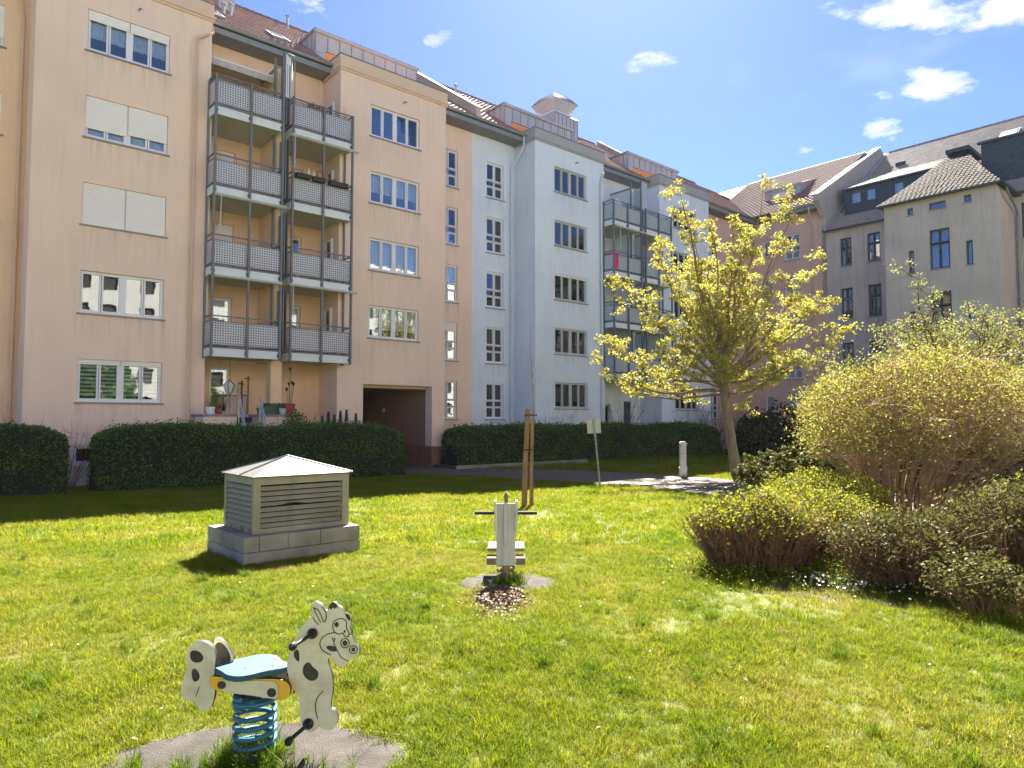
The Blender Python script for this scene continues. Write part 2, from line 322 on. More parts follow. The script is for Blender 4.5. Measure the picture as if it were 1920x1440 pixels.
# ---------------------------------------------------------------- ground
def ground():
    def ax(lo, hi, mid, st):
        a = list(np.arange(-mid, mid+.01, st)); v = mid; o = []
        while v < hi: v *= 1.35; o.append(v)
        return np.array(sorted([-q for q in o]+a+o))
    X = ax(0, 900, 40, 1.0); Y = ax(0, 900, 48, 1.0)
    xx, yy = np.meshgrid(X, Y); zz = zgn(yy); ny, nx = xx.shape
    V = np.stack([xx, yy, zz], -1).reshape(-1, 3)
    i = np.arange(ny*nx).reshape(ny, nx); Fq = np.stack([i[:-1, :-1], i[:-1, 1:], i[1:, 1:], i[1:, :-1]], -1).reshape(-1, 4)
    M['turf'] = mat('turf_soil', (.075, .10, .016), .95, (.14, .145, .03), 1.6, .8, 60, coord='World', detail=10)
    tag(inst('ground', npmesh('ground', V, Fq, ['turf'])), kind='structure')
ground()
def strip(name, pl, pr, m, dz, label=None):
    mb = MB(); L = []
    def dens(p):
        o = []
        for a, b in zip(p, p[1:]):
            for k in range(8): o.append((a[0]+(b[0]-a[0])*k/8, a[1]+(b[1]-a[1])*k/8))
        return o+[p[-1]]
    A, B = dens(pl), dens(pr)
    for a, b in zip(A, B):
        row = []
        for k in range(7):
            p = F(a[0]+(b[0]-a[0])*k/6, a[1]+(b[1]-a[1])*k/6); row.append((p.x, p.y, zg(p.y)+dz))
        L.append(row)
    vs = [p for r in L for p in r]; fs = [(i*7+k, i*7+k+1, i*7+k+8, i*7+k+7) for i in range(len(L)-1) for k in range(6)]
    mb.add(vs, fs, m); return tag(mb.build(name), kind='structure')
PATH_L = [(-1.45, -9), (-1.4, 0), (-.8, 2.4), (.5, 5.2), (1.4, 9.5), (1.7, 12.), (.6, 15.4), (.2, 20), (.6, 30)]
PATH_R = [(1.9, -9), (1.9, 0), (3.6, 2.9), (5.0, 5.4), (6.0, 7.6), (6.4, 9.8), (6.1, 12.8), (5.2, 17), (5.2, 30)]
strip('path', PATH_L, PATH_R, 'asph', .02)
# ---------------------------------------------------------------- windows
WCACHE = {}
def box_mesh(key, x0, x1, y0, y1, z0, z1, m):
    k = ('b', key, round(x1-x0, 3), round(y1-y0, 3), round(z1-z0, 3), m)
    if k not in WCACHE:
        b = MB(); b.box(0, x1-x0, 0, y1-y0, 0, z1-z0, m); WCACHE[k] = b.mesh(key)
    return WCACHE[k], (x0, y0, z0)
def window(parent, x, y, z, w, h, kind, fr='pvc', rz=0, shut=0, curt=None, sill=True, sillm='sill', name='window', label=None, blind=False, tilt=False, T=None, deep=.1):
    # panes as rectangles inside the opening
    P = []; F_ = .045; s = .05
    def sash(a, b, c, d): P.append((a, b, c, d))
    if kind == 'four':
        m = w/2; ww = (m-.05-F_)/2
        for o in (F_, m+.05): sash(o, o+ww-.01, F_, h-F_); sash(o+ww+.01, o+2*ww, F_, h-F_)
    elif kind == 'stair':
        m = w/2
        for a, b in ((F_, m-.02), (m+.02, w-F_)):
            sash(a, b, h*.50, h-F_); sash(a, b, h*.335, h*.485); sash(a, b, F_, h*.32)
    elif kind == 'two': sash(F_, w/2-.015, F_, h-F_); sash(w/2+.015, w-F_, F_, h-F_)
    elif kind == 'cross':
        for a, b in ((F_, w/2-.02), (w/2+.02, w-F_)): sash(a, b, F_, h*.63); sash(a, b, h*.66, h-F_)
    elif kind == 'door': sash(F_, w-F_, F_, h-F_)
    elif kind == 'one': sash(F_, w-F_, F_, h-F_)
    k = ('f', kind, round(w, 3), round(h, 3), fr)
    if k not in WCACHE:
        b = MB(); D = .07
        def rim(x0, x1, z0, z1, t, y0, y1):
            b.box(x0, x0+t, y0, y1, z0, z1, fr); b.box(x1-t, x1, y0, y1, z0, z1, fr)
            b.box(x0+t, x1-t, y0, y1, z0, z0+t, fr); b.box(x0+t, x1-t, y0, y1, z1-t, z1, fr)
        rim(0, w, 0, h, F_, 0, D)
        if kind == 'four': b.box(w/2-.05, w/2+.05, -.006, D, F_, h-F_, fr)
        for p in P: rim(p[0], p[1], p[2], p[3], s if (p[3]-p[2]) > .35 and (p[1]-p[0]) > .2 else .02, -.018, D-.012)
        WCACHE[k] = b.mesh('window')
    rm = Matrix.Rotation(rz, 3, 'Z'); off = rm @ Vector((0, deep, 0))
    W = inst(name, WCACHE[k], parent, (x+off.x, y+off.y, z), rz)
    if label: W['label'] = label
    for p in P:
        t = .04 if (p[3]-p[2]) > .35 and (p[1]-p[0]) > .2 else .015
        me, lo = box_mesh('pane', p[0]+t, p[1]-t, .02, .03, p[2]+t, p[3]-t, 'glass'); inst('pane', me, W, lo)
    me, lo = ibox(w, h); inst('interior', me, W, lo)
    if sill:
        kk = ('s', round(w, 2), sillm)
        if kk not in WCACHE:
            b = MB(); b.prismx([(-.16, -.075), (-.16, -.03), (.02, -.005), (.02, -.06)], -.07, w+.07, sillm); WCACHE[kk] = b.mesh('sill')
        inst('sill', WCACHE[kk], W, (0, 0, 0))
        if kind in ('four', 'stair') or fr == 'dkfr' and w > .6:
            kk = ('st', round(w, 2), round(deep, 2))
            if kk not in WCACHE:
                b = MB(); b.quad((-.15, -deep-.004, -1.25), (w+.15, -deep-.004, -1.25), (w+.15, -deep-.004, -.07), (-.15, -deep-.004, -.07), 'stain'); WCACHE[kk] = b.mesh('water_stain')
            inst('water_stain', WCACHE[kk], W, (0, 0, 0))
    if shut:
        halves = ((.012, w/2-.02), (w/2+.02, w-.012)) if kind == 'four' else ((.012, w-.012),)
        sh = shut if isinstance(shut, (tuple, list)) else (shut,)*len(halves)
        for (a, bb), q in zip(halves, sh):
            if not q: continue
            H_ = h*q; kk = ('sh', round(bb-a, 3), round(H_, 2))
            if kk not in WCACHE:
                b = MB(); n = max(2, int(H_/.05)); dz = H_/n
                for i in range(n):
                    z1 = -i*dz; o = [(-.0, z1), (-.012, z1-.012), (-.012, z1-dz+.012), (0, z1-dz)]
                    b.prismx(o+[(.01, z1-dz), (.01, z1)], 0, bb-a, 'shut')
                WCACHE[kk] = b.mesh('shutter')
            inst('shutter', WCACHE[kk], W, (a, -.045, h-.004))
    if curt:
        kk = ('c', round(w, 2), round(h, 2), curt)
        if kk not in WCACHE:
            b = MB(); lo_, hi_, gap = {'full': (0, 1, 0), 'top': (.35, 1, 0), 'sides': (0, 1, .45), 'half': (.25, 1, 0)}[curt]; n = int(w/.045); pv = None
            for i in range(n+1):
                xx = .05+(w-.1)*i/n; yy = .125+.02*math.sin(i*1.25)+.012*math.sin(i*.61)
                if gap and abs(xx/w-.5) < gap/2: pv = None; continue
                cur = (xx, yy)
                if pv: b.quad((pv[0], pv[1], .04+h*lo_), (cur[0], cur[1], .04+h*lo_), (cur[0], cur[1], h*hi_-.04), (pv[0], pv[1], h*hi_-.04), 'curt')
                pv = cur
            if gap: b.box(.05, w-.05, .10, .16, h-.07, h-.05, 'curt')
            WCACHE[kk] = b.mesh('curtain', True)
        inst('curtain', WCACHE[kk], W, (0, 0, 0))
    if blind:
        b = MB(); n = 9; hh = h*.86
        for i in range(n):
            z1 = h-.05-i*hh/n; b.box(.05, w-.05, .085, .09, z1-hh/n*.62, z1, 'curtb')
        b.build('blind', W)
    return W
def ibox(w, h):
    k = ('i', round(w, 3), round(h, 3))
    if k not in WCACHE:
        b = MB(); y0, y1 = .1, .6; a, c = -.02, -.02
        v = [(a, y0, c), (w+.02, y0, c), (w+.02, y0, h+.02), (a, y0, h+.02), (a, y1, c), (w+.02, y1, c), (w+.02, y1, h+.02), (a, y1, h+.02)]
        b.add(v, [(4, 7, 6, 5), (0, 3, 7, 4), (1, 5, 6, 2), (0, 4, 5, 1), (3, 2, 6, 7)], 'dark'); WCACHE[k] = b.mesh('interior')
    return WCACHE[k], (0, 0, 0)
# ---------------------------------------------------------------- roofs
EY, EZ, RY, RZ = .78, 16.86, 9.6, 23.03
KR = (RZ-EZ)/(RY-EY)
def roofz(y): return EZ+KR*(y-EY)
def tiles(name, parent, x0, x1, y0, z0, y1, z1, keep, m='tile', cw=.29, rh=.36, amp=.05, flat=False, shift=0):
    L = math.hypot(y1-y0, z1-z0); nr = int(L/rh); nc = int((x1-x0)/cw); cw = (x1-x0)/nc
    ey, ez = (y1-y0)/L, (z1-z0)/L; ny_, nz_ = -ez, ey    # outward normal in y,z
    pr = [(0, 0), (.22, .9), (.5, 1), (.78, .25)] if not flat else [(0, 0), (.97, 0)]
    V = []; Fq = []
    for r in range(nr):
        s0 = r*L/nr; s1 = min((r+1)*L/nr+.03, L)
        sh = (cw/2 if (flat and r % 2) else 0)+shift*r
        xs = []; hs = []
        for c in range(nc):
            for a, hh in pr: xs.append(x0+(c+a)*cw+sh % cw); hs.append(hh*amp)
        xs.append(x0+nc*cw+sh % cw); hs.append(0)
        xs = np.clip(np.array(xs), x0, x1); hs = np.array(hs)
        jit = rng.uniform(-.004, .004, len(xs)) if not flat else np.repeat(rng.uniform(-.006, .006, len(xs)//2+1), 2)[:len(xs)]
        b = len(V)
        lo = hs+(.014 if flat else .03)+jit*(.15 if flat else 1); hi = hs*1.0+.004
        n = len(xs)
        row = [(x, y0+ey*s0+ny_*h, z0+ez*s0+nz_*h) for x, h in zip(xs, lo)]+[(x, y0+ey*s1+ny_*h, z0+ez*s1+nz_*h) for x, h in zip(xs, hi)]+[(x, y0+ey*s0, z0+ez*s0) for x in xs]
        V += row; ym = y0+ey*(s0+s1)/2
        for i in range(n-1):
            if keep((xs[i]+xs[i+1])/2, ym):
                Fq.append((b+i, b+i+1, b+n+i+1, b+n+i)); Fq.append((b+2*n+i, b+2*n+i+1, b+i+1, b+i))
    o = inst(name, npmesh(name, np.array(V), np.array(Fq), [m]), parent); o['kind'] = 'stuff'; return o
BAYS = [(-12.95, -7.72), (-2.65, 2.62), (8.21, 13.48), (18.6, 23.9)]
ROWS = [2.70, 5.53, 8.37, 11.21, 14.06]; SROWS = [2.15, 4.97, 7.80, 10.62, 13.46]
def inbay(x, m=0): return any(a-m < x < b+m for a, b in BAYS)
W4 = (2.46, 1.34); X4 = 1.42
# ---------------------------------------------------------------- the long apartment block in three paint schemes
def new_block(name, label, x0, x1): return root(name, label, 'apartment building', PA, ROT_A)
peach = new_block('apartment_building', 'peach apartment block with perforated grey balconies and a dark drive-through passage', 0, 0)
white = new_block('apartment_building', 'bluish white apartment block in the middle with a roof tower and a pink towel', 0, 0)
pinkb = new_block('apartment_building', 'dusty pink apartment wing in the corner behind the yellow-green tree', 0, 0)
def bay(par, i, m, trim, rows, holes_extra=()):
    a, b = BAYS[i]; hs = [(a+X4-.03, a+X4+W4[0]-.03, z, z+W4[1]) for z in rows]+list(holes_extra)
    mb = MB(); mb.wall(a, b, 0, 16.42, 0, hs, m)
    mb.quad((a, 0, 0), (a, 1.62, 0), (a, 1.62, 16.42), (a, 0, 16.42), m)
    if i == 1:
        # return wall on the right of the balcony recess carries narrow windows: it is the left side of this bay
        pass
    mb.quad((b, 0, 0), (b, 0, 16.42), (b, 1.62, 16.42), (b, 1.62, 0), m)
    mb.build('wall', par)
    t = MB()
    # moulding and parapet
    t.box(a-.06, b+.06, -.06, 1.7, 16.42, 16.50, trim); t.box(a-.11, b+.11, -.11, 1.7, 16.50, 16.58, trim)
    t.box(a-.05, b+.05, -.05, 2.4, 16.58, 17.04, trim)
    t.build('cornice', par)
    c = MB(); c.box(a-.08, b+.08, -.08, .22, 17.04, 17.085, 'sill'); c.box(a-.08, a+.2, .22, 1.2, 17.04, 17.08, 'sill'); c.box(b-.2, b+.08, .22, 1.2, 17.04, 17.08, 'sill'); c.build('parapet_cap', par)
    return a, b
CFG1 = [dict(shut=.12, blind=True), dict(), dict(shut=1), dict(shut=(.78, .72), curt='full'), dict(shut=.24, curt='top')]
CFG2 = [None, dict(curt='half'), dict(curt='full'), dict(curt='top'), dict()]
CFG3 = [dict(curt='sides'), dict(curt='full'), dict(shut=.07), dict(curt='sides'), dict()]
a, b = bay(peach, 0, 'peach', 'trim', ROWS, [(a0, b0, .72, 1.3) for a0, b0 in ((-11.6, -10.6),)])
for z, cf in zip(ROWS, CFG1): window(peach, a+X4-.03, 0, z, *W4, 'four', **cf)
window(peach, -11.6, 0, .72, 1.0, .58, 'one', name='basement_window', sillm='fascia')
a, b = bay(peach, 1, 'peach', 'trim', ROWS[1:], [(-1.48, 1.93, 0, 3.57, .5)])
for z, cf in zip(ROWS[1:], CFG2[1:]): window(peach, a+X4-.03, 0, z, *W4, 'four', **cf)
a, b = bay(white, 2, 'white', 'trimw', ROWS)
for z, cf in zip(ROWS, CFG3): window(white, a+X4-.03, 0, z, *W4, 'four', fr='pvcg', **cf)
a, b = bay(white, 3, 'white', 'trimw', ROWS)
for z, cf in zip(ROWS, CFG3): window(white, a+X4-.03, 0, z, *W4, 'four', fr='pvcg', **cf)
# passage
mb = MB()
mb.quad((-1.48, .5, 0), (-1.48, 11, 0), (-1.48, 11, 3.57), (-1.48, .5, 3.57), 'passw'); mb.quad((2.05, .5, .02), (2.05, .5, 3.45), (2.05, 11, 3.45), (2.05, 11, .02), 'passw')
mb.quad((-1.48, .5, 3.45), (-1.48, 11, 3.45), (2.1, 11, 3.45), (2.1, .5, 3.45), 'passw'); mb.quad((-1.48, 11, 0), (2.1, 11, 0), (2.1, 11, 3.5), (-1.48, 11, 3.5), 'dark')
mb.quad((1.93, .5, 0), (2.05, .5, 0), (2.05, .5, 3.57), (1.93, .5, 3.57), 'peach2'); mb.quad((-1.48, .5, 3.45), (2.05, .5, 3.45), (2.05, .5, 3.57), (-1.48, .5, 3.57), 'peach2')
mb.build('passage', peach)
mb = MB(); mb.box(1.922, 2.634, -.012, .5, 0, .93, 'plinth'); mb.box(2.04, 2.2, .5, 11, 0, .95, 'plinth'); mb.box(-2.66, -1.472, -.012, .5, 0, .93, 'plinth'); mb.build('plinth', peach)
mb = MB(); mb.box(1.98, 2.04, 7.2, 8.0, .02, 2.05, 'plinth'); mb.box(1.96, 1.99, 7.3, 7.9, .3, 1.9, 'rust'); mb.build('passage_door', peach)
mb = MB(); mb.lathe([(.09, 0), (.11, .03), (.06, .09)], (0, 0, 0), 'lampw', 12); o = mb.build('passage_lamp', peach, (2.03, 4.2, 2.55)); o.rotation_euler = (0, -math.pi/2, 0)
# recesses: wall at y = 1.6
RW = 1.6
def recess(par, x0, x1, m, holes, z0=0, z1=16.55):
    mb = MB(); mb.wall(x0, x1, z0, z1, RW, holes, m); mb.build('wall', par)
# far left part
hl = [(-16.05, -13.6, z, z+W4[1]) for z in ROWS]
recess(peach, -22, -12.95, 'peach2', hl)
for z, s in zip(ROWS, (.2, .6, 1, .85, .8)): window(peach, -16.05, RW, z, *W4, 'four', shut=s, curt='full')
# balcony recess (between bay 0 and 1)
lv = [4.6, 7.445, 10.29, 13.13]
DW = (.78, 2.12)
hb = [(-7.05, -6.27, z+.03, z+.03+DW[1]) for z in lv]+[(-3.98, -3.5, z+.03, z+.03+DW[1]) for z in lv]+[(-7.05, -6.27, 2.35, 4.1), (-4.6, -3.55, 1.35, 2.05)]
recess(peach, -7.72, -2.65, 'peach2', hb)
for k, z in enumerate(lv):
    window(peach, -7.05, RW, z+.03, *DW, 'door', name='balcony_door', sill=False, shut=(0, .95, .3, .12)[k], curt=('full', None, 'full', 'full')[k])
    window(peach, -3.98, RW, z+.03, .48, DW[1], 'door', name='balcony_door', sill=False, curt=('full', 'sides', None, 'half')[k])
window(peach, -7.05, RW, 2.35, .78, 1.75, 'door', name='terrace_door', sill=False, fr='pvc')
window(peach, -4.6, RW, 1.35, 1.05, .7, 'two', name='basement_window', sill=False)
# narrow windows in the side wall of bay 1 (proud frames on the return wall)
for k, z in enumerate(lv):
    window(peach, BAYS[1][0]-.015, 1.05, z+.1, .6, 1.95, 'door', rz=-math.pi/2, name='balcony_side_door', sill=False, deep=-.07)
# recess wall behind balconies of the white block
hw = [(BAYS[2][1]+.45+q, BAYS[2][1]+.45+q+.8, z+.03, z+.03+DW[1]) for z in lv for q in (.2, 3.3)]+[(15.0, 15.8, .9, 3.0), (17.0, 17.7, .9, 3.2)]
recess(white, 13.48, 18.6, 'white', hw)
for z in lv:
    for q in (.2, 3.3): window(white, BAYS[2][1]+.45+q, RW, z+.03, .8, DW[1], 'door', name='balcony_door', sill=False, curt='sides', fr='pvcg')
window(white, 15.0, RW, .9, .8, 2.1, 'door', name='terrace_door', sill=False, fr='pvcg'); window(white, 17.0, RW, .9, .7, 2.3, 'door', name='terrace_door', sill=False, fr='dkfr')
# stair recess peach | white
hs1 = [(3.36, 4.51, z, z+1.82) for z in SROWS]+[(3.75, 4.45, .95, 1.7)]
hs2 = [(6.32, 7.47, z, z+1.82) for z in SROWS]
recess(peach, 2.62, 5.40, 'peach', hs1); recess(white, 5.40, 8.21, 'white', hs2)
for k, z in enumerate(SROWS):
    window(peach, 3.36, RW, z, 1.15, 1.82, 'stair', curt=(None, 'full', 'half', None, None)[k], shut=(0, .22, 0, 0, 0)[k])
    window(white, 6.32, RW, z, 1.15, 1.82, 'stair', curt=('full', 'full', 'full', 'sides', 'half')[k])
window(peach, 3.75, RW, .95, .7, .75, 'one', name='basement_window', sill=False)
# end recess, pink, then the wing turning towards the camera (local y = -d, wing wall at x = 31.5)
hp = [(26.2, 27.35, z, z+1.82) for z in SROWS]
recess(pinkb, 23.9, 31.5, 'pink', hp)
for z in SROWS: window(pinkb, 26.2, RW, z, 1.15, 1.82, 'stair', curt='full')
WT = Matrix.Translation((31.5, 0, 0)) @ Matrix.Rotation(-math.pi/2, 4, 'Z')   # wall frame: x' runs towards -y (out), y' runs to +x
mb = MB(); mb.T = WT
hw_ = [(1.30, 2.43, z, z+1.82) for z in SROWS]+[(-.35, .4, z+.5, z+1.7) for z in SROWS]
mb.wall(-1.6, 4.0, 0, 16.5, 0, hw_, 'pink'); mb.build('wall', pinkb)
for k, z in enumerate(SROWS):
    window(pinkb, 31.5, -1.30, z, 1.13, 1.82, 'stair', rz=-math.pi/2, curt='full')
    window(pinkb, 31.5, .35, z+.5, .75, 1.2, 'one', rz=-math.pi/2, curt='half')
# eaves, gutters, roofs
def eave(par, x0, x1):
    g = MB(); g.box(x0, x1, EY-.02, RW+.05, 16.50, 16.54, 'soffit'); g.box(x0, x1, EY-.05, EY-.02, 16.50, 16.72, 'zincd'); g.build('soffit', par)
    g = MB(); n = 8; pr = []
    for k in range(n+1):
        an = math.pi*k/n; pr.append((EY-.12+.085*math.cos(an), 16.84-.10*math.sin(an)))
    for k in range(n): g.quad((x0, *pr[k]), (x1, *pr[k]), (x1, *pr[k+1]), (x0, *pr[k+1]), 'zincd')
    g.tube([(x0, EY-.205, 16.845), (x1, EY-.205, 16.845)], .014, 'zincd', 6)
    g.build('gutter', par)
for par, x0, x1 in ((peach, -22, -12.95), (peach, -7.72, -2.65), (peach, 2.62, 5.4), (white, 5.4, 8.21), (white, 13.48, 18.6), (pinkb, 23.9, 31.5)): eave(par, x0, x1)
keepA = lambda x, y: not (inbay(x) and y < 2.5)
tiles('roof_tiles', peach, -22, 5.42, EY, EZ, RY, RZ, keepA)
tiles('roof_tiles', white, 5.72, 23.9, EY, EZ, RY, RZ, keepA)
tiles('roof_tiles', pinkb, 23.9, 36.5, EY, EZ, RY, RZ, lambda x, y: x < 31.3+(y-.7)*1.05)
for par, x0, x1 in ((peach, -22, 5.5), (white, 5.5, 23.9), (pinkb, 23.9, 46)):
    r = MB(); r.quad((x0, RY, RZ), (x0, RY+9, RZ-6.2), (x1, RY+9, RZ-6.2), (x1, RY, RZ), 'tile'); r.quad((x0, RY+9, RZ-6.2), (x0, RY+9, 0), (x1, RY+9, 0), (x1, RY+9, RZ-6.2), 'peach')
    for xx in (x0, x1):
        if xx < 40: r.add([(xx, RW+.2, 0), (xx, RW+.2, 16.4), (xx, RY, RZ-.15), (xx, RY+9, RZ-6.3), (xx, RY+9, 0)], [(0, 1, 2, 3, 4)], 'peach')
    # solid deck under the tiles
    if x0 < 0: segs = [(-22, -12.95, EY), (-12.95, -7.72, 2.5), (-7.72, -2.65, EY), (-2.65, 2.62, 2.5), (2.62, 5.5, EY)]
    elif x0 < 10: segs = [(5.5, 8.21, EY), (8.21, 13.48, 2.5), (13.48, 18.6, EY), (18.6, 23.9, 2.5)]
    else: segs = [(23.9, 31.0, EY)]
    for a, b, y in segs: r.quad((a, y, roofz(y)-.03), (b, y, roofz(y)-.03), (b, RY, RZ-.03), (a, RY, RZ-.03), 'tile')
    r.build('roof', par)
    rd = MB()
    n = int((min(x1, 37)-x0)/.4)
    for i in range(n):
        xa = x0+i*.4; rd.tube([(xa, RY, RZ+.06), (xa+.41, RY, RZ+.045)], [.12, .10], 'tile', 8, False)
    o = rd.build('ridge_tiles', par); o['kind'] = 'stuff'
# terraces, zinc dormers above bays
for i, (a, b) in enumerate(BAYS):
    par = peach if i < 2 else white
    t = MB(); t.box(a, b, .2, 2.4, 16.35, 16.40, 'slab')
    # cheek walls of the roof cut
    for xx in (a+.001, b-.001): t.add([(xx, EY, 16.4), (xx, EY, roofz(EY)), (xx, 2.45, roofz(2.45)), (xx, 2.45, 16.4)], [(0, 1, 2, 3)], 'zinc')
    t.build('roof_terrace', par)
    dm = MB(); y0 = 2.45; zt = 19.12; m2 = 'zinc'
    yb = EY+(zt+.1-EZ)/KR
    ow = (a+.5, a+2.9) # terrace door opening
    dm.wall(a, b, 16.4, zt, y0, [(ow[0], ow[1], 16.45, 18.35, .1)], m2)
    for xx in (a, b): dm.add([(xx, y0, 16.4), (xx, y0, zt), (xx, yb, zt+.12), (xx, y0, roofz(y0)-.1)], [(0, 1, 2, 3)], m2)
    dm.quad((a, y0, zt), (b, y0, zt), (b, yb+.1, zt+.14), (a, yb+.1, zt+.14), m2)
    dm.box(a-.06, b+.06, y0-.14, y0+.02, zt-.10, zt+.05, m2)
    dm.box(a-.05, a+.03, y0-.1, yb, zt-.02, zt+.1, 'zincd')
    o = dm.build('zinc_dormer', par)
    sm = MB(); n = 9
    for k in range(n+1):
        xx = a+.02+(b-a-.04)*k/n
        sm.box(xx-.012, xx+.012, y0-.028, y0, 18.4 if ow[0] < xx < ow[1] else 17.0, zt-.1, 'zincd')
    for k in range(3): sm.box(a-.02, a, y0+.3+k*.5, y0+.325+k*.5, roofz(y0+.3+k*.5), zt, 'zincd')
    sm.build('standing_seams', o)
    dr = MB(); dr.quad((ow[0], y0+.1, 16.45), (ow[1], y0+.1, 16.45), (ow[1], y0+.1, 18.35), (ow[0], y0+.1, 18.35), 'orange'); dr.box(ow[0], ow[1], y0+.04, y0+.08, 17.45, 17.5, 'zincd'); dr.build('terrace_opening', o)
# fire wall between peach and white block
def slopewall(par, x0, x1, h, m, ya=EY+.55, cop=True):
    t = MB(); t.prismx([(ya, roofz(ya)-.2), (ya, roofz(ya)+h), (RY, RZ+h), (RY, RZ-.2)], x0, x1, m); t.build('fire_wall', par)
    c = MB(); n = 9
    for k in range(n):
        s0 = ya-.06+(RY-ya)*k/n; s1 = ya-.06+(RY-ya)*(k+1)/n-.015
        c.prismx([(s0, roofz(s0)+h), (s1, roofz(s1)+h), (s1, roofz(s1)+h+.06), (s0, roofz(s0)+h+.06)], x0-.06, x1+.06, 'cop')
    c.build('coping', par)
slopewall(white, 5.42, 5.72, .52, 'firew')
slopewall(white, 23.7, 23.95, .4, 'firew')
# skylights, vents, snow guards on peach roof
def skylight(par, x, y, w=.78, l=1.2):
    ez, ey = KR/math.hypot(1, KR), 1/math.hypot(1, KR)
    T = Matrix.Translation((x, y, roofz(y)+.03)) @ Matrix.Rotation(math.atan(KR), 4, 'X')
    f = MB(); f.T = T
    f.box(0, w, 0, .07, 0, .13, 'zincd'); f.box(0, w, l-.07, l, 0, .13, 'zincd'); f.box(0, .07, .07, l-.07, 0, .13, 'zincd'); f.box(w-.07, w, .07, l-.07, 0, .13, 'zincd')
    o = f.build('skylight', par); g = MB(); g.T = T; g.box(.07, w-.07, .07, l-.07, .05, .10, 'glasslit'); g.build('skylight_pane', o)
for x, y in ((-4.55, 2.3), (-7.3, 2.3)): skylight(peach, x, y)
def ventpipe(par, x, y, h, r=.06):
    v = MB(); z = roofz(y); v.tube([(x, y, z-.05), (x, y, z+h)], r, 'zinc', 10); v.tube([(x, y, z+h), (x, y, z+h+.05), (x, y, z+h+.1)], [r*1.8, r*1.8, r*.6], 'zinc', 10); v.build('vent_pipe', par)
for x, y, h in ((-1.4, 8.4, .7), (-5.4, 5.0, .5), (-5.9, 4.4, .45), (4.3, 8.6, .5)): ventpipe(peach, x, y, h)
for x, y, h in ((7.3, 5.6, .8), (15.0, 8.3, .5), (16.4, 8.2, .5), (17.6, 8.2, .5)): ventpipe(white, x, y, h)
def snowguard(par, x0, x1, y):
    g = MB(); z = roofz(y)+.05
    for zz in (.03, .22): g.box(x0, x1, y-.01, y+.01, z+zz, z+zz+.015, 'zincd')
    for k in range(int((x1-x0)/.1)): g.box(x0+k*.1, x0+k*.1+.012, y-.006, y+.006, z+.03, z+.22, 'zincd')
    g.build('snow_guard', par)
snowguard(peach, -5.0, -2.75, 1.5); snowguard(peach, -7.7, -6.8, 2.0)
# roof tower on white block
t = MB()
cx, cy = 13.05, 3.45
def frus(mb, z0, h0, z1, h1, m, hy0=None, hy1=None):
    hy0 = hy0 or h0; hy1 = hy1 or h1
    v = [(cx-h0, cy-hy0, z0), (cx+h0, cy-hy0, z0), (cx+h0, cy+hy0, z0), (cx-h0, cy+hy0, z0), (cx-h1, cy-hy1, z1), (cx+h1, cy-hy1, z1), (cx+h1, cy+hy1, z1), (cx-h1, cy+hy1, z1)]
    mb.add(v, [(0, 1, 5, 4), (1, 2, 6, 5), (2, 3, 7, 6), (3, 0, 4, 7), (4, 5, 6, 7), (3, 2, 1, 0)], m)
frus(t, 17.2, .98, 19.85, .98, 'zinc'); o = t.build('roof_tower', white)
t = MB(); frus(t, 19.851, 1.02, 20.05, .80, 'zinc'); frus(t, 20.05, .78, 20.14, .78, 'fascia'); t.build('tower_cap', o)
t = MB(); frus(t, 20.141, .60, 20.80, .98, 'zinc'); t.build('tower_funnel', o)
t = MB(); frus(t, 20.802, .98, 21.2, .64, 'zincd'); 
for k in range(15):
    q = k/14*2-1
    for sg in (-1, 1):
        t.tube([(cx+q*.99, cy+sg*1.0, 20.81), (cx+q*.66, cy+sg*.67, 21.22)], .014, 'zinc', 4); t.tube([(cx+sg*1.0, cy+q*.99, 20.81), (cx+sg*.67, cy+q*.66, 21.22)], .014, 'zinc', 4)
t.build('tower_grille', o)
s_ = MB()
for k in range(7): s_.box(cx-.98+k*.32, cx-.955+k*.32, cy-1.005, cy-.98, 17.4, 19.85, 'zincd')
s_.build('standing_seams', o)
# chimney at top left of the peach roof
c = MB(); c.box(-5.6, -4.9, 6.0, 6.6, 19.8, 22.6, 'firew'); c.box(-5.66, -4.84, 5.94, 6.66, 22.6, 22.7, 'zinc'); c.build('chimney', peach)
# wing roof (pink), ridge at x=40, and its zinc dormer
K2 = .665
def rw(x): return EZ+K2*(x-30.75)
tl = MB()
PT = Matrix(((0, 1, 0, 0), (-1, 0, 0, 0), (0, 0, 1, 0), (0, 0, 0, 1)))  # tiles built in (x'=-y, y'=x)
o = tiles('roof_tiles', pinkb, -6, 3.98, 30.75, EZ, 39.5, EZ+K2*8.75, lambda x, y: x > -1.0-(y-30.75)*.93)
o.matrix_local = Matrix(((0, 1, 0, 0), (-1, 0, 0, 0), (0, 0, 1, 0), (0, 0, 0, 1)))
r = MB(); r.add([(30.8, -3.98, rw(30.8)-.03), (30.8, -.5, rw(30.8)-.03), (39.5, 9, rw(39.5)-.03), (39.5, -3.98, rw(39.5)-.03)], [(0, 3, 2, 1)], 'tile')
r.quad((39.5, -3.98, rw(39.5)), (46, -3.98, 17), (46, 9, 17), (39.5, 9, rw(39.5)), 'tile'); r.quad((46, -4, 0), (46, 18, 0), (46, 18, 17), (46, -4, 17), 'pink'); r.build('roof', pinkb)
g = MB(); g.box(30.7, 31.5, -3.98, -.75, 16.50, 16.54, 'soffit'); g.box(30.58, 30.76, -3.98, -.75, 16.72, 16.86, 'zincd'); g.box(30.70, 30.75, -3.98, -.75, 16.54, 16.72, 'zincd'); g.build('gutter', pinkb)
dm = MB(); dx = 33.6; zt = 19.55
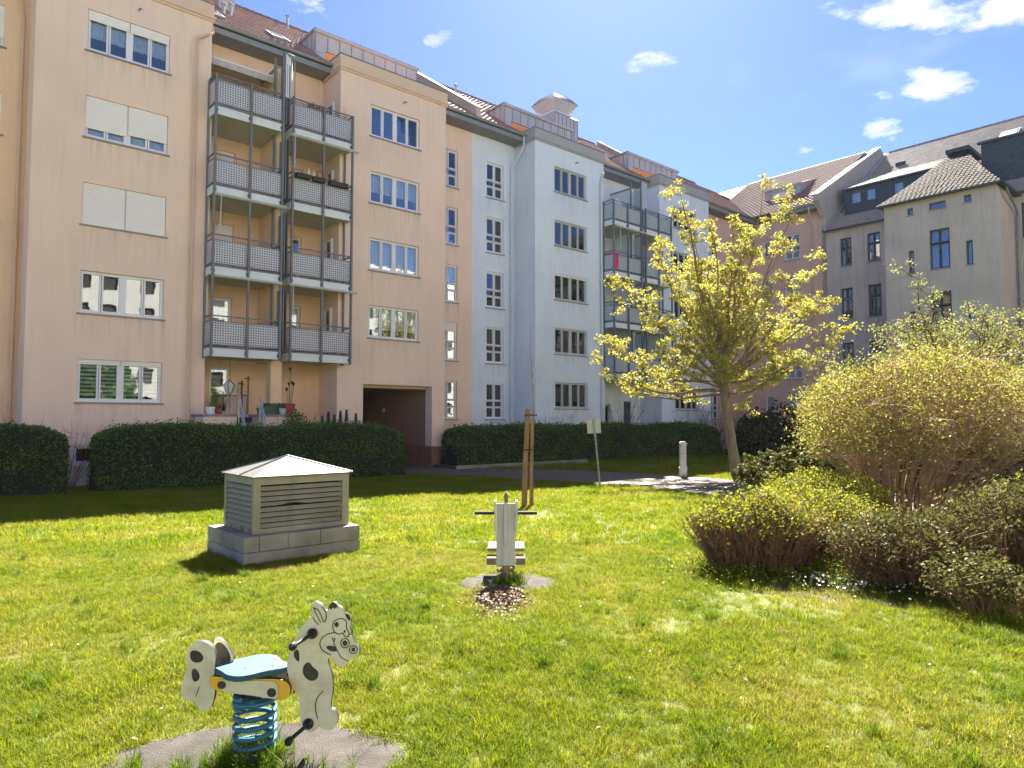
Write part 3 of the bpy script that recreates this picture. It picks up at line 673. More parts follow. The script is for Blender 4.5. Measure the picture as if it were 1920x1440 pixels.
dm.T = Matrix.Translation((dx, 0, 0)) @ Matrix.Rotation(-math.pi/2, 4, 'Z')
dm.wall(-1.2, 1.6, 17.0, zt, 0, [(-.6, .7, 18.3, 19.2, .06)], 'zinc'); dm.box(-1.3, 1.7, -.12, .02, zt-.08, zt+.05, 'cop')
dm.T = None
dm.quad((dx, 1.3, zt+.04), (dx, -1.7, zt+.04), (36.0, -1.7, rw(36)+.1), (36.0, 1.3, rw(36)+.1), 'tile')
dm.add([(dx, -1.6, 18), (dx, -1.6, zt), (36, -1.6, rw(36))], [(0, 1, 2)], 'zinc')
o = dm.build('zinc_dormer', pinkb)
q = MB(); q.box(dx+.03, dx+.06, -.7, .6, 18.3, 19.2, 'shut'); q.build('dormer_blind', o)
q = MB()
for k in range(8): q.box(dx-.025, dx, -1.6+k*.4, -1.575+k*.4, 17.6, 18.3 if -.7 < -1.6+k*.4 < .6 else zt-.08, 'zincd')
for k in range(4): q.box(dx+.1+k*.4, dx+.125+k*.4, -1.63, -1.6, rw(dx+.1+k*.4), zt-.1+.25*k*.3, 'zincd')
q.build('standing_seams', o)
# downpipes
def dpipe(par, pts, m, r=.05, name='downpipe'):
    p = MB(); p.tube(pts, r, m, 10)
    for k in range(2, 14, 3):
        z = k*1.05+.4
        if pts[-1][2] < z < pts[-2][2]: p.tube([(pts[-1][0], pts[-1][1], z), (pts[-1][0], pts[-1][1], z+.06)], r*1.15, m, 10)
    p.build(name, par)
dpipe(peach, [(-7.55, EY-.12, 16.75), (-7.5, EY-.14, 16.5), (-7.6, .2, 16.15), (-8.0, -.12, 15.75), (-8.22, -.16, 15.6), (-8.28, -.16, 15.4), (-8.28, -.16, .1)], 'pipe')
dpipe(peach, [(-13.3, EY-.12, 16.75), (-13.3, EY, 16.4), (-13.2, 1.2, 15.5), (-13.12, 1.5, 15.2), (-13.12, 1.5, .1)], 'pipe', .055)
dpipe(white, [(8.05, EY-.12, 16.75), (8.05, EY-.1, 16.2), (7.98, .95, 15.75), (7.9, 1.46, 15.25), (7.9, 1.46, 14.9), (7.9, 1.46, .1)], 'pipew')
dpipe(white, [(13.62, EY-.12, 16.75), (13.62, .6, 16.3), (13.45, -.05, 15.9), (13.2, -.12, 15.5), (13.14, -.12, 15.2), (13.14, -.12, .1)], 'pipew')
dpipe(pinkb, [(30.67, -3.5, 16.7), (30.7, -3.5, 16.3), (31.1, -3.45, 15.9), (31.42, -3.4, 15.4), (31.42, -3.4, .1)], 'pipe')
# small outdoor hooks/lamps under the cornices
for par, x in ((peach, -10.1), (peach, .35), (white, 11.2)):
    h = MB(); h.tube([(x, 0, 15.9), (x, -.12, 15.93), (x+.04, -.2, 15.88)], .025, 'steel', 6); h.build('wall_bracket', par)
# ---------------------------------------------------------------- balconies
def perf_panel(w, h):
    k = ('pp', round(w, 2), round(h, 2))
    if k in WCACHE: return WCACHE[k]
    b = MB(); n = max(3, int(round(w/.085))); mz = max(3, int(round(h/.085))); cw, ch = w/n, h/mz; r = .031
    ring = [(r*math.cos(math.pi*(q/4+.125)), r*math.sin(math.pi*(q/4+.125))) for q in range(8)]
    V = []; Fq = []
    for i in range(n):
        for j in range(mz):
            cx, cz = (i+.5)*cw, (j+.5)*ch; o = len(V)
            V += [(cx+a, 0, cz+c) for a, c in ring]+[(cx+cw/2, 0, cz+ch/2), (cx-cw/2, 0, cz+ch/2), (cx-cw/2, 0, cz-ch/2), (cx+cw/2, 0, cz-ch/2)]
            Fq += [(o+8, o+9, o+1, o+0), (o+9, o+2, o+1), (o+9, o+10, o+3, o+2), (o+10, o+4, o+3), (o+10, o+11, o+5, o+4), (o+11, o+6, o+5), (o+11, o+8, o+7, o+6), (o+8, o+0, o+7)]
    b.add(V, Fq, 'panel'); WCACHE[k] = b.mesh('perforated_panel'); return WCACHE[k]
def balcony(par, x0, x1, z, st, lab=None):
    sm = 'steel' if st == 'perf' else 'steelb'; yf = -.70; yb = -.02; zt = z+1.12
    b = MB(); b.box(x0+.03, x1-.03, yf+.05, RW, z-.22, z, 'slab'); B = b.build('balcony', par)
    f = MB(); f.box(x0+.03, x1-.03, yf+.02, yf+.048, z-.29, z+.0, 'fascia'); f.box(x0+.002, x0+.03, yf+.02, yb, z-.29, z, 'fascia'); f.box(x1-.03, x1-.002, yf+.02, yb, z-.29, z, 'fascia'); f.build('fascia', B)
    r = MB(); t = .02
    for zz in ((z+.02), (z+.10), (z+.93), (zt)):
        th = .045 if zz in (zt, z+.02) else .03
        r.box(x0, x1, yf, yf+.035, zz-th/2, zz+th/2, sm); r.box(x0, x0+.035, yf+.035, 0, zz-th/2, zz+th/2, sm); r.box(x1-.035, x1, yf+.035, 0, zz-th/2, zz+th/2, sm)
    if z > 13: r.box(x0, x1, yf, yf+.035, z+1.01, z+1.03, sm); r.box(x0, x0+.035, yf, 0, z+1.01, z+1.03, sm)
    for xx in (x0+.03, (x0+x1)/2-.04, x1-.11): r.box(xx, xx+.09, yf-.012, yf+.02, z-.2, z-.1, 'black')
    r.build('railing', B)
    xm = (x0+x1)/2
    for a, c in ((x0+.06, xm-.05), (xm+.05, x1-.06)):
        if st == 'perf':
            inst('perforated_panel', perf_panel(c-a, .78), B, (a, yf+.012, z+.13)); bk = MB(); bk.box(a, c, yf+.04, yf+.045, z+.13, z+.91, 'hole_shade'); bk.build('hole_shade_sheet', B)  # dark sheet added behind the holes in place of the recess shade
        else:
            p = MB(); p.box(a, c, yf+.01, yf+.02, z+.13, z+.90, 'panelw')
            for q in range(9): p.box(a, c, yf+.0, yf+.012, z+.16+q*.085, z+.172+q*.085, sm)
            p.build('sheet_panel', B)
    for xx in (x0+.012, x1-.012):
        if st == 'perf': o = inst('perforated_panel', perf_panel(.58, .78), B, (xx, -.06, z+.13), -math.pi/2)
        else:
            p = MB(); p.box(xx-.006, xx+.006, yf+.06, -.06, z+.13, z+.90, 'panelw'); p.build('sheet_panel', B)
    return B
for par, off, st in ((peach, 0, 'perf'), (white, 21.2, 'sheet')):
    sm = 'steel' if st == 'perf' else 'steelb'
    for z in lv:
        balcony(par, -7.80+off, -5.30+off, z, st); balcony(par, -4.98+off, -2.44+off, z, st)
    tops = {-7.76: 14.25, -6.53: 14.25, -5.34: 15.9, -4.94: 14.3, -3.71: 14.25, -2.48: 14.25}
    for x, zt in tops.items():
        p = MB(); p.box(x-.035+off, x+.035+off, -.79, -.705, 4.28, zt, sm); p.build('balcony_post', par)
    for x in (-7.79, -5.4, -2.45):
        p = MB(); p.box(x-.035+off, x+.035+off, -.09, -.02, 4.28, 14.25 if x != -5.4 else 15.9, sm); p.build('balcony_post', par)
    # partition: stucco fin, sheet metal screens
    m = 'peach2' if par == peach else 'white'
    p = MB(); p.box(-5.28+off, -5.02+off, .0, RW, 4.3, 15.55, m); p.build('partition_wall', par)
    p = MB(); p.prismx([(RW, 15.55), (0, 15.55), (0, 15.63), (RW, 15.63)], -5.33+off, -4.97+off, 'sill'); p.build('partition_cap', par)
    for z in lv:
        p = MB(); zt = z+2.35; p.box(-5.20+off, -5.175+off, -.68, -.1, z+.05, zt, 'zincd' if par == peach else 'panelw'); p.box(-5.09+off, -5.07+off, -.68, -.1, z+.05, zt, sm); p.build('privacy_screen', par)
    # white drain pipes by balconies
    for x in (-7.68, -5.32): dpipe(par, [(x+off, .05, 13.1), (x+off, .05, 4.3), (x+off, .05, 4.25)], 'fascia', .03, 'drain_pipe')
# curved bright screen at the top of the peach partition
p = MB(); p.add([(-5.25, -.70, 14.2), (-5.02, -.62, 14.2), (-5.02, -.62, 15.75), (-5.25, -.70, 15.85)], [(0, 1, 2, 3)], 'fascia'); p.add([(-5.0, -.66, 14.2), (-4.9, -.5, 14.2), (-4.9, -.5, 15.4), (-5.0, -.66, 15.7)], [(0, 1, 2, 3)], 'fascia')
p.tube([(-5.2, -.72, 15.9), (-4.95, -.72, 15.85), (-4.9, -.71, 15.4), (-4.9, -.71, 14.3)], .018, 'zincd', 6); p.build('privacy_screen', peach)
p = MB(); p.add([(16.0, -.70, 14.2), (16.5, -.70, 14.2), (16.5, -.70, 15.8), (16.0, -.70, 15.85)], [(0, 1, 2, 3)], 'panelw'); p.build('privacy_screen', white)
# awnings (cassettes under balconies, scalloped one above)
def cassette(par, x0, x1, z, crank=None):
    p = MB(); p.box(x0, x1, -.80, -.71, z-.09, z, 'fascia'); p.box(x0, x1, -.86, -.80, z-.07, z-.02, 'slab')
    if crank is not None: p.tube([(crank, -.84, z-.08), (crank-.02, -.85, z-1.25), (crank-.09, -.86, z-1.32)], .012, 'fascia', 6)
    p.build('awning_cassette', par)
cassette(peach, -7.75, -5.2, 10.02, -7.55); cassette(peach, -5.0, -2.25, 12.86, -4.9); cassette(peach, -5.0, -2.25, 7.18, -4.88); cassette(peach, -7.7, -5.3, 7.16); cassette(white, 13.5, 16.2, 12.86, 13.9)
a = MB()
a.box(-7.70, -5.28, 1.25, 1.45, 15.55, 15.72, 'fascia'); a.quad((-7.68, 1.25, 15.66), (-5.3, 1.25, 15.66), (-5.3, .35, 15.34), (-7.68, .35, 15.34), 'awn'); a.box(-7.69, -5.29, .31, .36, 15.30, 15.36, 'fascia')
n = 60
for k in range(n):
    xa, xb = -7.68+2.38*k/n, -7.68+2.38*(k+1)/n; f = lambda x: 15.30-.20-.035*abs(math.sin((x+7.68)*math.pi/.30))
    a.quad((xa, .33, 15.31), (xa, .33, f(xa)), (xb, .33, f(xb)), (xb, .33, 15.31), 'awn')
a.build('awning', peach)
# ground-floor terrace
t = MB()
t.box(-8.08, -6.98, -1.15, -.02, 0, 2.22, 'peach'); t.box(-6.1, -4.75, -1.15, -.02, 0, 2.22, 'peach'); t.box(-6.98, -6.1, -.2, 0, 0, 2.2, 'dark'); t.build('terrace_wall', peach)
t = MB(); t.box(-8.14, -6.93, -1.2, .0, 2.22, 2.30, 'conc'); t.box(-6.15, -4.70, -1.2, .0, 2.22, 2.30, 'conc'); t.build('terrace_coping', peach)
t = MB(); t.box(-7.7, -4.7, 0.02, RW-.01, 2.18, 2.30, 'slab'); t.build('terrace_floor', peach)
t = MB(); t.box(-5.36, -4.94, -.02, .38, 2.31, 4.30, 'peach2'); t.build('pier', peach)
for x in (-6.93, -6.2):
    h = MB(); h.tube([(x, -1.2, 2.9), (x, -2.3, 1.1)], .028, 'alu', 8); h.tube([(x, -1.2, 2.6), (x, -2.3, .8)], .02, 'alu', 8)
    for q in (0, .5, 1): h.tube([(x, -1.2-1.1*q, 2.9-1.8*q), (x, -1.2-1.1*q, max(.1, 1.9-1.7*q))], .02, 'alu', 8)
    h.build('handrail', peach)
for k in range(8):
    s = MB(); s.box(-6.95, -6.13, -2.4+k*.15, -2.25+k*.15, 0, .25+k*.25, 'conc'); s.build('step', peach)
# ---------------------------------------------------------------- old grey house: local x = d, y = u
old = root('apartment_building', 'old greyish house with slate roof, dark windows and a projecting stair bay on the right', 'apartment building', PA, ROT_B)
SE, SK = 14.9, .735
def sr(y): return SE+SK*(y-31.15)
WY = 31.5; BY = 28.0
hl = []
OR = [(12.37, 14.27, 'two'), (8.80, 10.87, 'two'), (5.25, 7.2, 'two'), (1.7, 3.65, 'two')]
for z0, z1, _ in OR:
    hl += [(5.2, 5.96, z0, z1), (6.96, 7.76, z0, z1)]
hr = []
for x in (15.3, 18.2, 21.1, 24.0): hr += [(x, x+1.35, z0, z1+.1) for z0, z1, _ in OR]
m = MB(); m.wall(4.3, 9.33, 0, SE, WY, hl, 'grey', .2); m.build('wall', old); m = MB(); m.wall(15.0, 30, 0, SE, WY, hr, 'grey', .2); m.quad((30, WY, 0), (30, 44, 0), (30, 44, SE), (30, WY, SE), 'grey')
m.quad((4.3, 55, 0), (30, 55, 0), (30, 55, 15), (4.3, 55, 15), 'grey'); m.build('wall', old)
for x0, x1, z0, z1 in hl: window(old, x0, WY, z0, x1-x0, z1-z0, 'cross', fr='dkfr', deep=.15, sillm='soffit', shut=0, curt='half' if int(z0*x0) % 3 == 0 else None)
for x0, x1, z0, z1 in hr: window(old, x0, WY, z0, x1-x0, z1-z0, 'cross', fr='dkfr', deep=.15, sillm='soffit')
hb = []
for k in range(4):
    dz = -3.55*k
    hb += [(11.70, 12.73, 10.60+dz, 12.86+dz, 'c'), (10.60, 10.90, 10.56+dz, 11.88+dz, 'o'), (13.50, 13.83, 10.58+dz, 11.92+dz, 'o')] if k < 3 else []
hb += [(10.60, 10.91, 13.97, 14.38, 'o'), (11.72, 12.59, 14.02, 14.42, 'o'), (13.47, 13.83, 14.05, 14.47, 'o')]
m = MB(); m.wall(9.33, 15.0, 0, 14.72, BY, [h[:4] for h in hb], 'grey', .2)
m.quad((9.33, BY, 0), (9.33, BY, 14.72), (9.33, WY, 14.72), (9.33, WY, 0), 'grey'); m.quad((15.0, BY, 0), (15.0, WY, 0), (15.0, WY, 14.72), (15.0, BY, 14.72), 'grey')
B = m.build('stair_bay', old)
for x0, x1, z0, z1, k in hb: window(old, x0, BY, z0, x1-x0, z1-z0, 'cross' if k == 'c' else 'one', fr='dkfr', deep=.15, sillm='soffit')
# slate roofs (rows of staggered slates)
def dormer(x0, x1, yf, zt, yb, wins, cheekl=True):
    d = MB(); zb = sr(yf)-.1
    d.wall(x0, x1, zb, zt, yf, [(a, b, zt-1.05, zt-.18) for a, b in wins], 'dslate', .08); d.box(x0-.15, x1+.1, yf-.22, yf, zt-.02, zt+.10, 'dslate')
    for xx in (x0, x1): d.add([(xx, yf, zb), (xx, yf, zt), (xx, yb, sr(yb)), ], [(0, 1, 2)], 'dslate')
    o = d.build('shed_dormer', old)
    for a, b in wins: window(old, a, yf, zt-1.05, b-a, .87, 'one', fr='dkfr', deep=.04, sill=False, curt='full')
    return o
D1 = (4.95, 11.3, 33.0, 17.9, 38.4); D2 = (13.1, 30, 33.0, 18.75, 38.9)
dormer(*D1, [(5.35, 6.1), (6.35, 7.05), (8.1, 8.8)]); dormer(*D2, [])
def keepS(x, y): return not ((D1[0] < x < D1[1] and 32.9 < y < D1[4]) or (D2[0] < x < D2[1] and 32.9 < y < D2[4]))
tiles('roof_slates', old, 4.3, 30, 31.15, SE, 42.4, sr(42.4), keepS, 'slate', .30, .26, 0, True)
for D in (D1, D2): tiles('roof_slates', old, D[0]-.15, D[1]+.05, D[2]-.2, D[3]+.10, D[4], sr(D[4])+.02, lambda x, y: True, 'slate', .30, .26, 0, True)
m = MB(); m.quad((4.3, 42.4, sr(42.4)), (4.3, 55, 15), (30, 55, 15), (30, 42.4, sr(42.4)), 'slate')
m.quad((4.3, 31.2, sr(31.2)-.02), (30, 31.2, sr(31.2)-.02), (30, 33, sr(33)-.02), (4.3, 33, sr(33)-.02), 'dslate')
m.quad((4.3, 33, sr(33)-.02), (4.95, 33, sr(33)-.02), (4.95, 38.4, sr(38.4)-.02), (4.3, 38.4, sr(38.4)-.02), 'dslate')
m.quad((11.3, 33, sr(33)-.02), (13.1, 33, sr(33)-.02), (13.1, 38.9, sr(38.9)-.02), (11.3, 38.9, sr(38.9)-.02), 'dslate')
m.quad((4.3, 38.3, sr(38.3)-.02), (30, 38.3, sr(38.3)-.02), (30, 42.4, sr(42.4)-.02), (4.3, 42.4, sr(42.4)-.02), 'dslate'); m.build('roof', old)
m = MB(); m.box(4.3, 9.0, 31.0, 31.16, SE-.1, SE+.0, 'dslate'); m.box(15.3, 30, 31.0, 31.16, SE-.1, SE, 'dslate'); m.box(4.3, 9.33, 31.16, 31.5, SE-.06, SE-.02, 'grey'); m.box(15.0, 30, 31.16, 31.5, SE-.06, SE-.02, 'grey'); m.build('gutter', old)
# bay roof: flared hipped roof, slates laid in strips
bx0, bx1, by, bz = 9.0, 15.35, 27.6, 14.74
tx0, tx1, ty, tz_ = 11.45, 12.25, 33.2, 18.75
m = MB(); nrow = 26; V = []
def bayrow(s):   # flare near the eave
    f = s*.85+.15*s*s
    return (bx0+(tx0-bx0)*s, bx1+(tx1-bx1)*s, by+(ty-by)*s, bz+(tz_-bz)*f)
for r_ in range(nrow):
    s0, s1 = r_/nrow, (r_+1)/nrow; A0 = bayrow(s0); A1 = bayrow(s1+.004); n = max(2, int((A0[1]-A0[0])/.26))
    for c_ in range(n+1):
        o_ = .5 if r_ % 2 else 0
        f0, f1 = max(0, (c_-o_)/n), min(1, (c_+1-o_)/n-.012)
        if f1 <= f0: continue
        j = random.uniform(-.005, .012)
        xa, xb = A0[0]+(A0[1]-A0[0])*f0, A0[0]+(A0[1]-A0[0])*f1; xc, xd = A1[0]+(A1[1]-A1[0])*f0, A1[0]+(A1[1]-A1[0])*f1
        xm_ = (xa+xb)/2
        m.add([(xa, A0[2]-.012, A0[3]+.036+j*.8), (xm_, A0[2]-.05, A0[3]+.010+j*.8), (xb, A0[2]-.012, A0[3]+.036+j*.8), (xd, A1[2], A1[3]+.005), (xc, A1[2], A1[3]+.005)], [(0, 1, 2, 3, 4)], 'slate2')
    # right hip face
    m.quad((A0[1], A0[2], A0[3]+.03), (A0[1]+.0, WY+3.4, A0[3]+.03), (A1[1], WY+3.4, A1[3]), (A1[1], A1[2], A1[3]), 'dslate')
    m.quad((A0[0], WY+3.4, A0[3]+.03), (A0[0], A0[2], A0[3]+.03), (A1[0], A1[2], A1[3]), (A1[0], WY+3.4, A1[3]), 'dslate')
o = m.build('bay_roof_slates', old); o['kind'] = 'stuff'
m = MB(); m.box(tx0-.25, tx1+.25, ty-.25, ty+2.5, tz_-.05, tz_+.18, 'dslate'); m.box(bx0-.02, bx1+.02, by-.08, by+.06, bz-.1, bz+.02, 'dslate')
m.quad((bx0, by, bz-.02), (bx1, by, bz-.02), (bx1, WY+1, bz-.02), (bx0, WY+1, bz-.02), 'dslate'); m.box(bx1-.06, bx1+.06, by+.06, WY-.3, bz-.1, bz+.02, 'dslate'); m.build('bay_roof', old)
# skylight, step ladder hook, downpipe
T = Matrix.Translation((12.5, 39.0, sr(39.0)+.03)) @ Matrix.Rotation(math.atan(SK), 4, 'X')
m = MB(); m.T = T; m.box(0, 1.1, 0, 1.6, 0, .10, 'dslate'); o = m.build('skylight', old)
m = MB(); m.T = T; m.box(.1, 1.0, .1, 1.5, .10, .13, 'glasslit'); m.build('skylight_pane', o)
m = MB(); m.box(6.1, 6.75, 39.2, 39.35, sr(39.2)+.02, sr(39.2)+.32, 'dslate'); m.build('roof_vent', old)
dpipe(old, [(15.3, 28.6, 14.6), (15.3, 29.2, 14.3), (15.2, 31.0, 13.9), (15.15, 31.35, 13.6), (15.15, 31.35, .1)], 'pipeg', .065)
m = MB()
for k in range(60): x = 4.5+k*.42; m.tube([(x, 42.4, sr(42.4)+.04), (x+.43, 42.4, sr(42.4)+.03)], [.08, .07], 'slate', 6, False)
o = m.build('ridge_tiles', old); o['kind'] = 'stuff'
# fire wall with pale coping
m = MB(); m.prismx([(30.35, 16.9), (30.35, 17.3), (41.2, 23.35), (43, 22.6), (43, 20), (31.5, 10), (31.5, 15.9)], 3.98, 4.3, 'firew'); m.build('fire_wall', old)
m = MB(); n = 8
for k in range(n):
    a, b = k/n, (k+1)/n-.006; p = lambda s: (30.3+10.95*s, 17.3+6.07*s)
    (ya, za), (yb_, zb_) = p(a), p(b)
    m.prismx([(ya, za), (yb_, zb_), (yb_, zb_+.07), (ya, za+.07)], 3.78, 4.38, 'cop')
m.build('coping', old)
m = MB(); m.prismx([(31.1, SE+.0), (41.9, sr(41.9)), (41.9, sr(41.9)+.22), (31.1, SE+.22)], 4.302, 4.48, 'zinc'); m.build('flashing', old)
m = MB(); m.quad((4.0, WY, 0), (4.3, WY, 0), (4.3, WY, SE+.5), (4.0, WY, SE+.5), 'pink'); m.build('wall_end', old)
# ---------------------------------------------------------------- house across the courtyard, behind the camera (seen in the window panes; added near to bounce sunlight onto the facades)
opp = root('apartment_building', 'pale sunlit apartment house across the lawn, seen only as a reflection in the windows', 'apartment building', F(0, 47), ROT_A+math.pi)
hs = [(-43+i*5.4+q, -43+i*5.4+q+1.3, z, z+1.5) for i in range(16) for q in (.8, 3.0) for z in ROWS]
m = MB(); m.wall(-45, 45, 0, 17, 0, hs, 'oppw', .15); m.quad((-45, .16, 0), (45, .16, 0), (45, .16, 17), (-45, .16, 17), 'dark'); m.quad((-45, 0, 0), (-45, 12, 0), (-45, 12, 17), (-45, 0, 17), 'cop'); m.quad((45, 0, 0), (45, 12, 0), (45, 12, 17), (45, 0, 17), 'cop'); m.build('wall', opp)
m = MB(); m.quad((-46, -.6, 16.8), (46, -.6, 16.8), (46, 6, 22), (-46, 6, 22), 'zinc'); m.quad((-46, 12.6, 16.8), (46, 12.6, 16.8), (46, 6, 22), (-46, 6, 22), 'tile'); m.build('roof', opp)
# ---------------------------------------------------------------- hedges and shrubs
def on(g): return g
def hedge(label, corners, h, seed, dens, size, wob=.06, zb=0, shoulder=.35, endround=True):
    # corners: list of (u_front, d_front, u_back, d_back) stations along the hedge
    r = np.random.default_rng(seed); st = []
    for i in range(len(corners)-1):
        n = max(2, int(math.hypot(corners[i+1][0]-corners[i][0], corners[i+1][1]-corners[i][1])/.3))
        for k in range(n): st.append([corners[i][j]+(corners[i+1][j]-corners[i][j])*k/n for j in range(4)])
    st.append(list(corners[-1]))
    prof = [(0, .02), (0, .5), (0, .8), (.08, .92), (.22, .985), (.5, 1), (.78, .985), (.92, .92), (1, .8), (1, .02)]
    V = []; n = len(prof); ns = len(st)
    for i, (uf, df, ub, db) in enumerate(st):
        e = min(i, ns-1-i); sc = 1 if not endround else (0.86, .95, .985)[e] if e < 3 else 1
        hh = h*(.985+.03*math.sin(i*.37+seed)+r.uniform(-.006, .006))
        for a, z in prof:
            aa = .5+(a-.5)*(sc if z > .1 else 1); p = F(uf+(ub-uf)*aa, df+(db-df)*aa); V.append((p.x, p.y, zg(p.y)+zb+hh*z*(sc if z > .6 else 1)))
    V = np.array(V); idx = np.arange(ns*n).reshape(ns, n)
    Q = np.stack([idx[:-1, :-1], idx[1:, :-1], idx[1:, 1:], idx[:-1, 1:]], -1).reshape(-1, 4)
    R_ = root('hedge', label, 'hedge', (float(V[:, 0].mean()), float(V[:, 1].mean()), 0))
    loc = np.array(R_.location)
    caps = []
    mid = V.mean(0)
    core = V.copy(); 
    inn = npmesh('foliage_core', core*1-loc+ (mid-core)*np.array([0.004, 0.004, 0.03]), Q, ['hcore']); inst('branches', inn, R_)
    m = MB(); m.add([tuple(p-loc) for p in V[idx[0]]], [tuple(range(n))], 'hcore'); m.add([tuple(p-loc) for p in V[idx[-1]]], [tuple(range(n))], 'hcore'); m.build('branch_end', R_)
    # leaves scattered over the surface
    tri = [(V[q[0]], V[q[1]], V[q[2]], V[q[3]]) for q in Q]
    for row in (idx[0], idx[-1]):
        c = V[row].mean(0)
        for a, b in zip(row, row[1:]): tri.append((V[a], V[b], c, c))
    A = np.array([np.linalg.norm(np.cross(t[1]-t[0], t[3]-t[0]))*.5+np.linalg.norm(np.cross(t[2]-t[1], t[3]-t[2]))*.5+1e-6 for t in tri])
    N_ = int(A.sum()*dens); pick = r.choice(len(tri), N_, p=A/A.sum()); T4 = np.array([[p for p in t] for t in tri])[pick]
    a, b = r.random((2, N_, 1)); P = (T4[:, 0]*(1-a)+T4[:, 1]*a)*(1-b)+(T4[:, 3]*(1-a)+T4[:, 2]*a)*b
    P += r.normal(size=P.shape)*wob*.5; 
    lump = .05*np.sin(P[:, 0:1]*3.1+seed)*np.sin(P[:, 1:2]*2.7)*np.sin(P[:, 2:3]*4.3)
    P[:, 1:2] -= lump
    # stray shoots on top
    ns_ = int(N_*.045); S_ = P[P[:, 2] > np.quantile(P[:, 2], .8)]
    S_ = S_[r.integers(0, len(S_), ns_)]+r.normal(size=(ns_, 3))*.03; S_[:, 2] += np.abs(r.normal(size=ns_))*.08
    P = np.concatenate([P, S_])
    o = inst('leaves', leaves('leaves', P-loc, size, ['lv_hedge']), R_); o['kind'] = 'stuff'
hedge('dark green clipped hedge at the left edge, left of the gap', [(-24, 3.9, -24, 2.2), (-12.25, 3.45, -12.25, 2.1)], 1.93, 3, 900, .035)
hedge('dark green clipped hedge behind the louvred vent housing', [(-11.5, 3.2, -11.5, 1.95), (-6, 3.2, -6, 1.95), (-1.5, 3.3, -1.55, 2.1)], 1.92, 5, 800, .038)
hedge('long dark clipped hedge behind the path in front of the white block', [(2.25, 1.5, 2.25, .25), (10, 2.0, 10, .6), (19.5, 3.5, 19.5, 2.1)], 1.72, 9, 520, .05, zb=.12)
b = MB(); A_, B_ = F(2.0, 1.75), F(9.6, 2.25)
b.T = Matrix.Translation(A_) @ Matrix.Rotation(math.atan2((B_-A_).y, (B_-A_).x), 4, 'Z'); b.box(0, 7.6, 0, .1, -.05, .16, 'conc'); tag(b.build('kerb'), kind='structure')
b = MB(); b.T = Matrix.Translation(F(2.0, .0)) @ Matrix.Rotation(ROT_A, 4, 'Z'); b.box(0, 7.6, -1.7, -.01, -.05, .13, 'soil'); tag(b.build('planting_bed'), kind='structure')
def branchset(mb, base, n, h, spread, r0, m, seed, curve=.4, start=.1, nseg=5, sides=5, el=(.5, 1.3)):
    r = random.Random(seed); tips = []
    for i in range(n):
        a = r.uniform(0, 2*math.pi); q = r.random()**.6; L = h*r.uniform(.75, 1.05)
        p = Vector(base)+Vector((math.cos(a), math.sin(a), 0))*start*r.random(); pts = [p.copy()]; rs = [r0]
        for k in range(1, nseg+1):
            t = k/nseg; rr = spread*q*(t**(1+curve))
            pts.append(Vector((base[0]+math.cos(a)*(start*.5+rr)+r.gauss(0, .02*h), base[1]+math.sin(a)*(start*.5+rr)+r.gauss(0, .02*h), base[2]+L*t))); rs.append(r0*(1-t*.75))
        mb.tube(pts, rs, m, sides, False); tips.append(pts)
    return tips
def shrub(name, label, cat, pos, rad, h, lm, nleaf, size, stems, sm, seed, shape='dome', zmin=.15, sr0=.012, group=None, leafp=None):
    z0 = zg(pos[1]); R_ = root(name, label, cat, (pos[0], pos[1], z0), group=group); r = np.random.default_rng(seed)
    mb = MB(); branchset(mb, (0, 0, 0), stems, h*.9, max(rad)*.8, sr0, sm, seed, start=min(rad)*.7, nseg=4, sides=4); mb.build('stems', R_)['kind'] = 'stuff'
    P = r.normal(size=(nleaf*2, 3)); P /= np.linalg.norm(P, axis=1)[:, None]; P *= (r.random((len(P), 1))**.4); P[:, 2] = np.abs(P[:, 2])
    P = P*np.array([rad[0], rad[1], h*.98]); P = P[P[:, 2] > zmin*h*(.6+.8*r.random(len(P)))][:nleaf]
    P *= 1+.16*np.sin(P[:, [1, 2, 0]]*2.3+seed)*np.sin(P[:, [2, 0, 1]]*3.1); P += .06*np.sin(P[:, [1, 2, 0]]*9+seed)
    o = inst('leaves', leaves('leaves', P, size, [lm] if isinstance(lm, str) else lm), R_); o['kind'] = 'stuff'; return R_
# bare twiggy shrubs behind the left hedge
def barebush(pos, n, h, sp, label, seed, m='twig'):
    R_ = root('bare_shrub', label, 'shrub', (pos.x, pos.y, zg(pos.y))); mb = MB(); t = branchset(mb, (0, 0, 0), n, h, sp, .011, m, seed, curve=.2, start=.25, nseg=5, sides=4)
    r = random.Random(seed)
    for pts in t:
        for k in (2, 3, 4):
            for _ in range(2):
                p = pts[k]; d = Vector((r.gauss(0, 1), r.gauss(0, 1), r.uniform(.2, 1.2))).normalized()*r.uniform(.15, .35); mb.tube([p, p+d*.6+Vector((0, 0, .02)), p+d], [.006, .005, .003], m, 3, False)
    mb.build('branches', R_)['kind'] = 'stuff'
